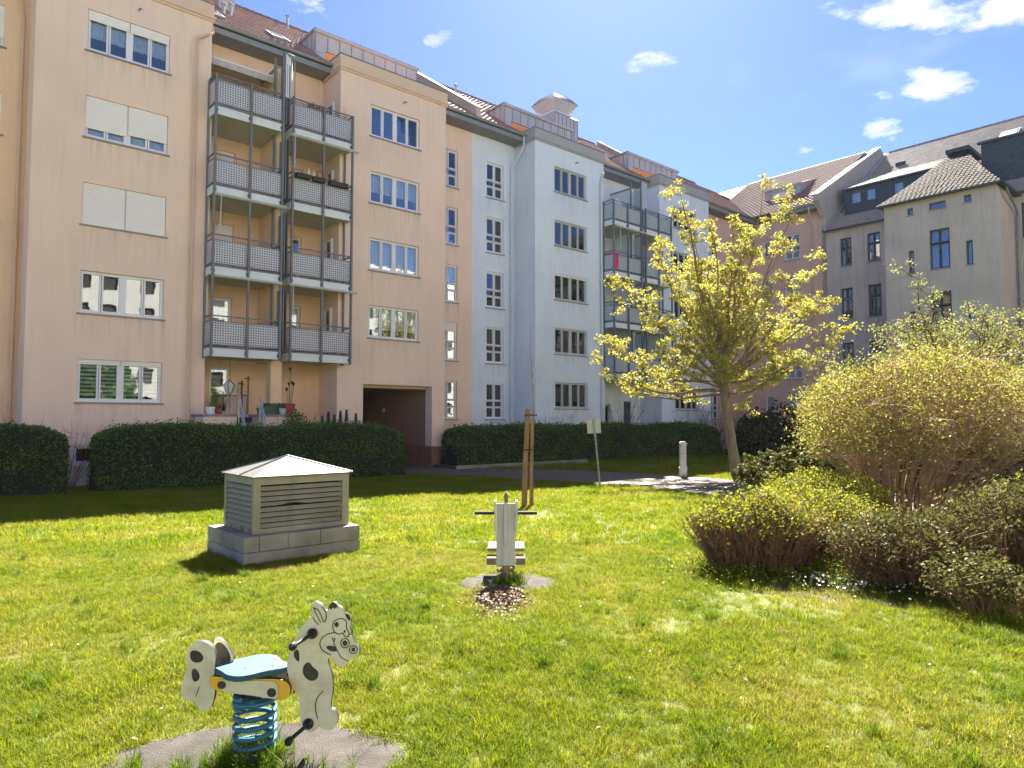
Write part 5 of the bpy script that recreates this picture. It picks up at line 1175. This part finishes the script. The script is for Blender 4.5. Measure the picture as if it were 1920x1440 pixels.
spot([(1314, 180), (1328, 135), (1345, 114), (1372, 112), (1392, 138), (1398, 166), (1386, 150), (1372, 168), (1360, 152), (1344, 172), (1332, 156)], par=HD, it=0, name='forelock')
spot([(1450, 205), (1465, 197), (1490, 208), (1497, 240), (1490, 262), (1470, 240)], par=HD, name='brow')
def line(pix, w_=7, y=-.0372, closed=False, par=None, name='painted_line'):
    pts = [Vector((*RZx(*p), 0)) for p in pix]; pts = [Vector((p.x, p.y)) for p in pts]; q = MB(); w_ *= K*.5
    sm = []
    n = len(pts)
    for i in range(n-(0 if closed else 1)):
        p0, p1, p2, p3 = (pts[(i-1) % n] if closed or i > 0 else pts[i]), pts[i], pts[(i+1) % n], (pts[(i+2) % n] if closed or i+2 < n else pts[(i+1) % n])
        for k in range(5):
            t = k/5; sm.append(.5*((2*p1)+(-p0+p2)*t+(2*p0-5*p1+4*p2-p3)*t*t+(-p0+3*p1-3*p2+p3)*t**3))
    sm.append(pts[0] if closed else pts[-1])
    for a, b in zip(sm, sm[1:]):
        d = (b-a)
        if d.length < 1e-7: continue
        d.normalize(); nn = Vector((-d.y, d.x))*w_; e = d*w_*.5
        q.quad((a.x-nn.x-e.x, y, a.y-nn.y-e.y), (b.x-nn.x+e.x, y, b.y-nn.y+e.y), (b.x+nn.x+e.x, y, b.y+nn.y+e.y), (a.x+nn.x-e.x, y, a.y+nn.y-e.y), 'hblack')
    q.build(name, par or HD)
def disc(cx, cy, rx, ry, y=-.0375, m='hblack', name='painted_dot', par=None):
    q = MB(); o = [RZx(cx+rx*math.cos(t*.3927), cy+ry*math.sin(t*.3927)) for t in range(16)]; q.prism(o, y, y+.001, m); q.build(name, par or HD)
line([(1200, 155), (1235, 170), (1262, 210), (1285, 268)]); line([(1208, 160), (1218, 190), (1240, 232), (1262, 270)]); line([(1200, 228), (1218, 262), (1246, 288)]); line([(1272, 150), (1300, 190), (1306, 230), (1294, 268)])
line([(1415, 240), (1372, 258), (1357, 300), (1372, 345), (1410, 362), (1440, 352), (1450, 376), (1478, 382), (1486, 350), (1468, 318), (1466, 270), (1445, 246)], closed=True); disc(1388, 287, 17, 21); disc(1453, 340, 8, 10)
line([(1375, 350), (1320, 362), (1275, 395), (1258, 440), (1280, 490), (1345, 526)]); line([(1355, 390), (1368, 420), (1378, 392)]); line([(1368, 418), (1372, 445), (1386, 472)])
line([(1310, 462), (1340, 456), (1378, 466), (1400, 500), (1430, 545), (1482, 572)], 6); spot([(1308, 460), (1345, 455), (1382, 470), (1396, 500), (1345, 498), (1318, 482)], par=HD, name='mouth')
line([(1456+34*math.cos(t*.785), 432+36*math.sin(t*.785)) for t in range(8)], closed=True); disc(1456, 432, 20, 22); line([(1522+31*math.cos(t*.785), 482+30*math.sin(t*.785)) for t in range(8)], closed=True); disc(1522, 482, 16, 17)
line([(1492, 300), (1508, 340), (1498, 362), (1484, 362)], 6)
line([(1290, 808), (1250, 852), (1230, 910), (1234, 970), (1250, 1022)])
def knob(a, b, name):
    (x0, z0), (x1, z1) = RZx(*a), RZx(*b); q = MB(); q.T = Matrix.Translation((x0, -.036, z0)) @ Matrix.Rotation(math.pi/2, 4, 'X'); q.lathe([(.026, 0), (.026, .012), (.018, .02), (.012, .03)], (0, 0, 0), 'black', 18); q.T = None
    q.tube([(x0, -.05, z0), (x1, -.17, z1+.012)], .010, 'black', 10); q.tube([(x1, -.165, z1+.012), (x1-.003, -.182, z1+.011), (x1-.004, -.202, z1+.010), (x1-.005, -.216, z1+.009)], [.010, .019, .019, .010], 'black', 12); q.build(name, HR)
knob((1200, 357), (1135, 398), 'hand_grip'); knob((1178, 1062), (1115, 1105), 'foot_peg')
def knobb(a, name):
    x0, z0 = RZx(*a); q = MB(); q.tube([(x0, -.012, z0), (x0, .19, z0+.02)], .013, 'black', 10); q.build(name, HR)
knobb((1200, 350), 'hand_grip'); knobb((1178, 1055), 'foot_peg')
TAIL = [(216, 560), (222, 500), (250, 450), (300, 415), (360, 416), (410, 445), (445, 490), (452, 560), (440, 660), (452, 760), (448, 850), (425, 930), (385, 962), (345, 960), (315, 930), (296, 888), (245, 888), (195, 860), (182, 800), (205, 700), (232, 620), (218, 590)]
TB = plate('tail_board', TAIL, -.06, -.038, rz=0)
spot([(246, 495), (290, 486), (335, 505), (360, 548), (340, 580), (285, 585), (252, 560)], -.0615, par=TB); spot([(265, 640), (290, 626), (318, 655), (333, 695), (312, 732), (280, 732), (264, 690)], -.0615, par=TB); line([(330, 768), (300, 848)], 6, -.0617, par=TB)
TB2 = plate('tail_board', [(370, 430), (420, 440), (470, 490), (515, 560), (540, 600), (500, 640), (430, 660), (395, 668), (372, 640), (368, 560)], .03, .052)
spot([(375, 500), (395, 472), (430, 470), (470, 505), (510, 580), (505, 640), (430, 640), (415, 668), (385, 655), (378, 610), (392, 580)], .0285, par=TB2)
# body side boards with yellow ends, dark spots
for y in (-.085, .045):
    SB = plate('side_board', [(430, 672), (520, 682), (700, 700), (850, 690), (980, 690), (1040, 720), (1060, 770), (1045, 830), (1000, 855), (960, 850), (800, 826), (640, 805), (500, 790), (438, 760), (424, 720)], y, y+.022, 'yel', 'hblack')
    plate('cream_board', [(500, 690), (700, 706), (900, 702), (955, 715), (966, 770), (960, 846), (900, 838), (750, 816), (600, 800), (520, 790), (505, 750)], y-.004, y-.0005, 'hwhite', 'hblack', par=SB, it=1)
    disc(524, 738, 34, 31, y-.0055, par=SB); disc(914, 792, 36, 35, y-.0055, par=SB)
plate('crescent', [(985, 680), (1040, 690), (1090, 720), (1108, 760), (1100, 810), (1065, 832), (1045, 828), (1058, 780), (1040, 725), (1000, 695)], -.03, .02, 'hblack', 'hblack')
# seat: rounded blue board
seat = [(430, 640), (440, 600), (500, 575), (580, 540), (640, 500), (720, 488), (820, 500), (870, 545), (930, 590), (1000, 610), (1000, 668), (940, 690), (860, 718), (780, 768), (700, 790), (600, 770), (540, 730), (480, 700), (440, 680)]
o = [((x-735)*K, -(y-640)*K*1.7) for x, y in smooth(seat)]; q = MB(); n = len(o); z1 = RZx(0, 630)[1]; z0 = z1-.022
q.add([(x, y-.01, z0) for x, y in o]+[(x*.985, y*.97-.01, z1+.003) for x, y in o]+[(x, y-.01, z1-.004) for x, y in o], [tuple(range(n))[::-1], tuple(range(n, 2*n))]+[(i, (i+1) % n, 2*n+(i+1) % n, 2*n+i) for i in range(n)]+[(2*n+i, 2*n+(i+1) % n, n+(i+1) % n, n+i) for i in range(n)], 'blue'); q.build('seat', HR)
for x, y in ((690, 700), (845, 560), (875, 650)):
    q = MB(); q.lathe([(.007, 0), (.007, .002), (.004, .005)], ((x-735)*K, -(y-640)*K*1.5, z1+.003), 'zinc', 10); q.build('bolt', HR)
# spring
def spring(r0, n, z0, z1, wire, name, m, tight=1):
    q = MB(); N_ = int(n*22); pts = []
    for i in range(N_+1):
        t = i/N_; tt = t
        z = z0+(z1-z0)*(tt if not tight else (tt+.07*math.sin(tt*math.pi*2)) ); rr = r0*(1-.04*t)
        pts.append((rr*math.cos(6.2832*n*t+.6), rr*math.sin(6.2832*n*t+.6), z))
    q.tube(pts, wire, m, 8); q.build(name, HR, smooth=True)
ztop = RZx(0, 850)[1]
spring(.098, 5.6, .015, ztop-.055, .0125, 'spring', 'blued', 0); spring(.100, 1.6, ztop-.045, ztop-.005, .013, 'spring_top_coil', 'blued', 0)
q = MB(); q.box(-.05, .05, -.06, .045, ztop-.006, ztop+.02, 'black'); q.box(-.10, -.05, -.015, .015, ztop-.03, ztop+.01, 'steel'); q.box(.05, .10, -.015, .015, ztop-.03, ztop+.01, 'steel'); q.build('spring_clamp', HR)
q = MB(); q.box(-.15, .15, -.062, .044, ztop+.025, ztop+.04, 'dark'); q.build('under_plate', HR)
# crack in the pad
q = MB(); pts = [(-.92, 3.86), (-.72, 3.83), (-.55, 3.78), (-.42, 3.66), (-.35, 3.5), (-.36, 3.3)]
for a, b in zip(pts, pts[1:]):
    d = Vector((b[0]-a[0], b[1]-a[1])).normalized(); nn = Vector((-d.y, d.x))*.004; q.quad((a[0]-nn.x, a[1]-nn.y, .4635), (b[0]-nn.x, b[1]-nn.y, .4635), (b[0]+nn.x, b[1]+nn.y, .4635), (a[0]+nn.x, a[1]+nn.y, .4635), 'hblack')
tag(q.build('pad_crack'), kind='structure')
hz = MB(); hz.box(-70, 75, -45, 90, -1.0, 27, 'haze'); tag(hz.build('haze'), kind='stuff')  # thin scattering box added for the sun's glare veil and lifted shadows
# ---------------------------------------------------------------- terrace and balcony things (facade frame)
def FA(name, label, cat, u, d, z, group=None): return root(name, label, cat, F(u, d, z), ROT_A, group)
R_ = FA('flower_pot', 'red terracotta pot with dry seed heads on the terrace wall', 'flower pot', -5.0, .9, 2.30)
q = MB(); q.lathe([(.13, 0), (.21, .36), (.22, .40), (.18, .39)], (0, 0, 0), 'pot', 16); q.build('pot', R_)
q = MB(); 
for x, h in ((-.1, .55), (-.02, .75), (.1, .8), (.16, .75), (.02, 1.3)): q.tube([(x*.5, 0, .36), (x, .02, .36+h)], .01, 'barkd', 4); q.lathe([(.02, 0), (.055, .1), (.05, .13)], (x, .02, .30+h), 'hblack', 7)
q.build('dry_plant', R_)
R_ = FA('planter_box', 'long dark green planter box on the terrace wall', 'planter', -5.85, .7, 2.30); q = MB(); q.box(0, .95, 0, .28, 0, .30, 'plang'); q.build('box', R_)
inst('plants', leaves('plants', rng.random((500, 3))*np.array([.95, .28, .12])+np.array([0, 0, .29]), .03, ['lv_hedge']), R_)['kind'] = 'stuff'
R_ = FA('lantern', 'hanging lantern with pale panes above the terrace', 'lantern', -7.05, .55, 0)
q = MB(); q.tube([(0, 0, 4.3), (0, 0, 3.55)], .006, 'seatw', 4); q.tube([(0, 0, 3.58), (0, 0, 3.66)], [.05, .01], 'yel', 6); q.build('cord', R_)
q = MB(); q.lathe([(.10, 3.06), (.21, 3.33), (.05, 3.46)], (0, 0, 0), 'lampw', 6); q.build('lamp_body', R_)
q = MB()
for k in range(6): a = k*1.0472; q.tube([(.10*math.cos(a), .10*math.sin(a), 3.06), (.215*math.cos(a), .215*math.sin(a), 3.33), (.05*math.cos(a), .05*math.sin(a), 3.47)], .012, 'black', 4)
q.tube([(0, 0, 3.46), (0, 0, 3.55)], .02, 'black', 6); q.build('lamp_frame', R_)
R_ = FA('stepladder', 'aluminium stepladder standing on the terrace', 'stepladder', -6.75, .2, 2.3)
for s1 in (-1, 1):
    for y in (-.35, .35): q = MB(); q.tube([(s1*.2, y, -.0), (s1*.12, 0, 1.15)], .02, 'alu', 6); q.build('leg', R_)
for k in range(4): q = MB(); f = (k+.5)/4; q.box(-.19+.06*f, .19-.06*f, -.35*(1-f)-.03, -.35*(1-f)+.03, f*1.1, f*1.1+.02, 'alu'); q.build('rung', R_)
r = random.Random(8)
for i, (u, d, s1, m, lb) in enumerate([(-7.75, .8, .16, 'fascia', 'small white box on the left terrace wall'), (-7.45, .7, .13, 'pot', 'small brown pot on the left terrace wall'), (-6.0, .75, .15, 'seatw', 'low wicker pot left of the green planter'), (-5.25, .9, .14, 'panelw', 'pale blue pot right of the green planter')]):
    R_ = FA('pot', lb, 'pot', u, d, 2.30); q = MB(); q.lathe([(s1*.7, 0), (s1, s1*1.4), (s1*.95, s1*1.6), (s1*.8, s1*1.5)], (0, 0, 0), m, 12); q.build('pot_body', R_)
    inst('plants', leaves('plants', rng.normal(size=(60, 3))*np.array([.06, .06, .05])+np.array([0, 0, s1*1.7]), .03, ['lv_hedge']), R_)['kind'] = 'stuff'
R_ = FA('outdoor_table', 'dark cluttered garden table at the back of the terrace', 'table', -6.5, -.7, 2.3)
q = MB(); q.box(-.5, .5, -.3, .3, .70, .74, 'seatw'); q.build('tabletop', R_)
for a in (-.45, .45):
    for b_ in (-.25, .25): q = MB(); q.box(a-.02, a+.02, b_-.02, b_+.02, 0, .7, 'steel'); q.build('leg', R_)
for i, (x, m, h) in enumerate(((-5.7, 'rust', 1.5), (-5.95, 'barkd', 1.3))):
    R_ = FA('garden_tool', ('dark upright garden tool leaning by the corner', 'curved brown hose bundle leaning in the corner')[i], 'garden tool', x+.05, -1.45, 2.3); q = MB(); q.tube([(0, 0, 0), (.03, .05, h)], .03, m, 6); q.tube([(-.1, .05, h-.1), (.12, .05, h-.12)], .025, m, 6); q.build('handle', R_)
# decorations on the balconies
def rbox(name, lb, cat, u, d, z, w_, h, m, group=None):
    R_ = FA(name, lb, cat, u, d, z, group); q = MB(); q.prismx([(-.08, 0), (.08, 0), (.11, h), (-.11, h)], 0, w_, m); q.build('box', R_); return R_
zb = lv[2]
for i, (u, w_) in enumerate(((-4.85, .55), (-4.2, .5), (-3.5, .75))):
    R_ = rbox('flower_box', ('left', 'middle', 'right')[i]+' dark flower box on the right-hand third-floor perforated balcony', 'flower box', u, .84, zb+.92, w_, .16, 'dark')
    R_.name = 'flower_box'
for i, (u, h, m) in enumerate(((-4.35, .26, 'cop'), (-4.15, .24, 'cop'), (-3.3, .12, 'seatw'))):
    R_ = FA('figurine', ('taller pale bottle figure', 'shorter pale bottle figure', 'small tan figure')[i]+' standing on the third-floor flower boxes', 'figurine', u, .84, zb+1.08); q = MB(); q.lathe([(.045, 0), (.06, h*.4), (.03, h*.7), (.045, h*.85), (.02, h)], (0, 0, 0), m, 10); q.build('body', R_)
R_ = FA('wreath', 'small round wreath on the third-floor flower box', 'wreath', -3.9, .84, zb+1.22); q = MB(); q.tube([(.13*math.cos(k*.45), 0, .13*math.sin(k*.45)) for k in range(15)], .018, 'barkd', 6); q.build('ring', R_)
R_ = FA('flower_box', 'brown flower box with dry plants on the top right peach balcony', 'flower box', -4.3, .55, lv[3]+.80); q = MB(); q.box(0, .8, -.08, .1, 0, .2, 'pot'); q.build('box', R_)
inst('dry_plants', leaves('dry_plants', rng.random((260, 3))*np.array([.8, .2, .22])+np.array([0, -.1, .18]), .035, ['chipl']), R_)['kind'] = 'stuff'
R_ = FA('potted_twig_plant', 'bare twig plant at the right end of the top peach balcony', 'plant', -2.7, .5, lv[3]+.85); q = MB(); branchset(q, (0, 0, 0), 12, .75, .35, .006, 'twig', 5, start=.04, nseg=4, sides=3); q.build('twigs', R_)['kind'] = 'stuff'
R_ = FA('towel', 'magenta towel hanging over the left side of the white balcony', 'towel', 13.45, .0, lv[2]+.0); q = MB(); n = 14
for k in range(n):
    f = lambda i: (-.012+.012*math.sin(i*1.3))
    q.quad((f(k)-.02, -.06-.58*k/n, .22), (f(k+1)-.02, -.06-.58*(k+1)/n, .22), (f(k+1)-.02, -.06-.58*(k+1)/n, 1.02), (f(k)-.02, -.06-.58*k/n, 1.02), 'magenta')
q.build('cloth', R_)
R_ = FA('towel', 'magenta towel hanging over the front of the white balcony, by its left post', 'towel', 13.5, .74, lv[2]); q = MB()
for k in range(n): q.quad((.0+.32*k/n, f(k), .15), (.0+.32*(k+1)/n, f(k+1), .15), (.0+.32*(k+1)/n, f(k+1), 1.0), (.0+.32*k/n, f(k), 1.0), 'magenta')
q.build('cloth', R_)
R_ = FA('satellite_dish', 'white satellite dish inside the top white balcony', 'satellite dish', 14.55, .1, lv[3]+1.2); q = MB(); q.T = Matrix.Rotation(1.2, 4, 'X'); q.lathe([(.0, -.02), (.2, .02), (.33, .08), (.335, .085), (.2, .03)], (0, 0, 0), 'fascia', 18); q.T = None; q.tube([(0, 0, 0), (0, .05, -1.1)], .02, 'zincd', 6); q.build('dish', R_)
R_ = FA('plant_pot', 'green plant on the second-floor white balcony', 'plant', 14.6, .1, lv[1]); inst('plants', leaves('plants', rng.normal(size=(300, 3))*np.array([.25, .15, .2])+np.array([0, 0, .95]), .05, ['lv_hedge']), R_)['kind'] = 'stuff'
q = MB(); q.lathe([(.12, 0), (.16, .5)], (0, 0, .05), 'fascia', 10); q.build('pot', R_)
R_ = FA('potted_flowers', 'pink flowers beside the dark terrace door of the white block', 'flowers', 17.9, .2, 1.1); inst('petals', leaves('petals', rng.normal(size=(160, 3))*np.array([.14, .1, .3])+np.array([0, 0, .55]), .05, ['flowery']), R_)['kind'] = 'stuff'
q = MB(); q.lathe([(.12, -1.1), (.16, .2)], (0, 0, 0), 'pot', 10); q.build('pot', R_)
# steel fence panel far right, behind the bush
p0 = Vector((9.0, 12.6, zg(12.6))); R_ = root('fence', 'dark blue-green steel mesh fence behind the big bush at the right edge', 'fence', p0)
for i in range(4): q = MB(); q.box(i*.95-.04, i*.95+.04, -.04, .04, 0, 1.75 if i else 1.2, 'fencem'); q.build('post', R_)
for i in range(3):
    q = MB()
    for k in range(9): q.box(i*.95+.09+k*.1, i*.95+.098+k*.1, -.006, .006, .1, 1.1, 'fencem')
    for z in (.12, .6, 1.08): q.box(i*.95+.04, i*.95+.91, -.012, -.004, z, z+.02, 'fencem')
    q.build('mesh_panel', R_)
# ---------------------------------------------------------------- grass: tufts instanced on points
def tuft(seed, nb, rad, h, wd, lean, m):
    r = random.Random(seed); V = []; Fq = []; 
    for i in range(nb):
        a = r.uniform(0, 6.283); q = rad*math.sqrt(r.random()); x, y = q*math.cos(a), q*math.sin(a); b = r.uniform(0, 6.283); L = h*r.uniform(.5, 1.15); ln = lean*r.uniform(.3, 1.4)
        dx, dy = math.cos(b), math.sin(b); wx, wy = -dy*wd*r.uniform(.7, 1.2), dx*wd; o = len(V)
        for t, w_ in ((0, 1), (.5, .8)): 
            ox = ln*L*t*t; V += [(x+dx*ox-wx*w_, y+dy*ox-wy*w_, L*t), (x+dx*ox+wx*w_, y+dy*ox+wy*w_, L*t)]
        V.append((x+dx*ln*L, y+dy*ln*L, L*.93)); Fq += [(o, o+1, o+3, o+2), (o+2, o+3, o+4)]
    me = bpy.data.meshes.new('grass_tuft'); me.from_pydata(V, [], Fq); me.materials.append(M[m]); me.update(); return bpy.data.objects.new('grass_tuft', me)
def gn_inst(host, coll):
    ng = bpy.data.node_groups.new('scatter', 'GeometryNodeTree'); ng.interface.new_socket('Geometry', in_out='INPUT', socket_type='NodeSocketGeometry'); ng.interface.new_socket('Geometry', in_out='OUTPUT', socket_type='NodeSocketGeometry')
    a = ng.nodes.new('NodeGroupInput'); z = ng.nodes.new('NodeGroupOutput'); i = ng.nodes.new('GeometryNodeInstanceOnPoints'); c = ng.nodes.new('GeometryNodeCollectionInfo')
    c.inputs['Collection'].default_value = coll; c.inputs['Separate Children'].default_value = True; c.inputs['Reset Children'].default_value = True
    i.inputs['Pick Instance'].default_value = True
    ra = ng.nodes.new('GeometryNodeInputNamedAttribute'); ra.data_type = 'FLOAT_VECTOR'; ra.inputs[0].default_value = 'rot'; sa = ng.nodes.new('GeometryNodeInputNamedAttribute'); sa.data_type = 'FLOAT_VECTOR'; sa.inputs[0].default_value = 'scl'
    l = ng.links.new; l(a.outputs[0], i.inputs['Points']); l(c.outputs[0], i.inputs['Instance']); l(ra.outputs['Attribute'], i.inputs['Rotation']); l(sa.outputs['Attribute'], i.inputs['Scale']); l(i.outputs[0], z.inputs[0])
    host.modifiers.new('scatter', 'NODES').node_group = ng
def noise2(x, y, s, seed):
    g = np.random.default_rng(seed); v = np.zeros_like(x)
    for k in range(7):
        a = g.uniform(0, 6.28); f = s*g.uniform(.6, 1.8); v += np.sin((x*math.cos(a)+y*math.sin(a))*f+g.uniform(0, 6.28))
    return v/2.6
pathpoly = np.array([F(*p).to_2d()[:] for p in PATH_L]+[F(*p).to_2d()[:] for p in PATH_R[::-1]])
def inpoly(x, y, P):
    c = np.zeros(len(x), bool); n = len(P)
    for i in range(n):
        x1, y1 = P[i]; x2, y2 = P[(i+1) % n]; cond = ((y1 > y) != (y2 > y)); c ^= cond & (x < (x2-x1)*(y-y1)/(y2-y1+1e-12)+x1)
    return c
def scatter(name, N_, ymin, ymax, power, tufts, smin, smax, seed, wide=.95, extra=None):
    g = np.random.default_rng(seed); t = g.random(N_); Y = (ymin**power+(ymax**power-ymin**power)*t)**(1/power); X = (g.random(N_)*2-1)*(Y*wide+1.2)
    u = (X-PA.x)*dA.x+(Y-PA.y)*dA.y; d = (X-PA.x)*nA.x+(Y-PA.y)*nA.y
    k = ~inpoly(X, Y, pathpoly) & (d > .15) & (u < 31)
    for cx, cy, rx, ry in ((-1.28, 3.52, .73, .43), (-.04, 7.42, .50, .45), (-.12, 6.72, .2, .32)):
        ang = np.arctan2((Y-cy)/ry, (X-cx)/rx); q = ((X-cx)/rx)**2+((Y-cy)/ry)**2; k &= q > 1+.12*np.sin(ang*7)+.1*g.normal(size=N_)
    vx = (X+3.23)*dA.x+(Y-8.55)*dA.y; vy = -(X+3.23)*nA.x-(Y-8.55)*nA.y; k &= ~((vx > 0) & (vx < W_) & (vy > 0) & (vy < D_))
    bare = noise2(X, Y, 1.7, 5)+.5*noise2(X, Y, 5, 6); k &= g.random(N_) < np.clip(1.25-.75*np.clip(bare-.5, 0, 1.2), .3, 1)
    X, Y = X[k], Y[k]; n = len(X); nz = noise2(X, Y, 3.2, 9)*.5+noise2(X, Y, 9, 10)*.4
    s = g.uniform(smin, smax, n)*(1+.28*np.clip(nz, -1.2, 1.8)); s *= 1+.02*Y
    me = bpy.data.meshes.new(name); me.vertices.add(n); me.vertices.foreach_set('co', np.stack([X, Y, zgn(Y)-.004], 1).astype(np.float32).ravel())
    rot = np.stack([g.normal(size=n)*.16, g.normal(size=n)*.16, g.random(n)*6.283], 1).astype(np.float32); scl = np.stack([s, s, s*g.uniform(.8, 1.2, n)], 1).astype(np.float32)
    for nm, dat in (('rot', rot), ('scl', scl)): at = me.attributes.new(nm, 'FLOAT_VECTOR', 'POINT'); at.data.foreach_set('vector', dat.ravel())
    c = bpy.data.collections.new(name+'_parts')
    for o in tufts: c.objects.link(o)
    o = tag(inst(name, me), kind='stuff'); gn_inst(o, c)
scatter('grass', 80000, 2.0, 10, 1.15, [tuft(i, 24, .042, .048, .0015, .8, 'gblade') for i in range(5)], .7, 1.25, 1)
scatter('grass', 70000, 9.5, 30, 1.3, [tuft(10+i, 18, .09, .062, .0034, .7, 'gblade') for i in range(4)], .8, 1.2, 2)
scatter('grass_far', 16000, 28, 52, 1.3, [tuft(20+i, 14, .16, .075, .007, .6, 'gblade') for i in range(3)], .8, 1.2, 3, wide=.8)
# taller clumps
def clumps(name, pts, tufts, seed):
    g = np.random.default_rng(seed); X = []; s = []
    for x, y, rr, n, sc in pts:
        for _ in range(n): a = g.normal(size=2)*rr; X.append((x+a[0], y+a[1], zg(y+a[1]))); s.append(sc*g.uniform(.6, 1.1))
    n = len(X); me = bpy.data.meshes.new(name); me.from_pydata(X, [], []); at = me.attributes.new('rot', 'FLOAT_VECTOR', 'POINT'); at.data.foreach_set('vector', np.stack([g.normal(size=n)*.12, g.normal(size=n)*.12, g.random(n)*6.28], 1).astype(np.float32).ravel())
    at = me.attributes.new('scl', 'FLOAT_VECTOR', 'POINT'); at.data.foreach_set('vector', np.repeat(np.array(s, np.float32)[:, None], 3, 1).ravel())
    c = bpy.data.collections.new(name+'_parts')
    for o in tufts: c.objects.link(o)
    gn_inst(tag(inst(name, me), kind='stuff'), c)
g = random.Random(4); pts = []
for _ in range(230): y = g.uniform(2.8, 15)**1; pts.append((g.uniform(-.75, .75)*y, y, g.uniform(.03, .10), g.randint(4, 12), g.uniform(.65, 1.0)))
pts = [p for p in pts if ((p[0]+1.22)/.85)**2+((p[1]-3.52)/.5)**2 > 1.1 and ((p[0]+.04)/.55)**2+((p[1]-7.4)/.5)**2 > 1.1 and not (-4.6 < p[0] < -1.9 and 8.3 < p[1] < 10.8)]
pts += [(-1.30+.12*math.cos(a), 3.53+.12*math.sin(a), .035, 7, 1.0) for a in np.arange(0, 6.2, .5)]+[(-1.55, 3.42, .06, 14, 1.), (-1.75, 3.38, .07, 14, .9), (-1.1, 3.36, .07, 16, 1.), (-.95, 3.34, .06, 12, .9), (.04, 7.35, .06, 22, 1.3), (-.1, 7.2, .07, 18, 1.)]
for k in range(26): t = k/25; q = Vector((-3.23, 8.55, 0))+dA*(1.42*t)+nA*.05; pts.append((q.x, q.y, .03, 5, .9)); q = Vector((-3.23, 8.55, 0))-nA*(1.18*t)-dA*.05; pts.append((q.x, q.y, .03, 4, .8))
pts += [(2.66, 20.9, .1, 30, 1.2), (6.28, 25.6, .1, 20, 1.1), (8.37, 26, .25, 60, 1.2), (.35, 15.5, .15, 20, .8)]
for k in range(40): pts.append((2.2+k*.06, 7.95-k*.03+g.uniform(-.1, .1), .07, 6, .95))
clumps('tall_grass', pts, [tuft(30+i, 20, .02, .13, .0022, .75, 'gtall') for i in range(4)], 3)
n = 45; gg = np.random.default_rng(8); Y = gg.uniform(2.8, 12, n); X = (gg.random(n)*2-1)*Y*.75
tag(inst('daisies', leaves('daisies', np.stack([X, Y, zgn(Y)+.055], 1), .009, ['flower'], .9, 3.)), kind='stuff')
n = 90; Y = gg.uniform(2.8, 13, n); X = (gg.random(n)*2-1)*Y*.75
tag(inst('fallen_leaves', leaves('fallen_leaves', np.stack([X, Y, zgn(Y)+.045], 1), .017, ['chipl'], .6, 2.)), kind='stuff')
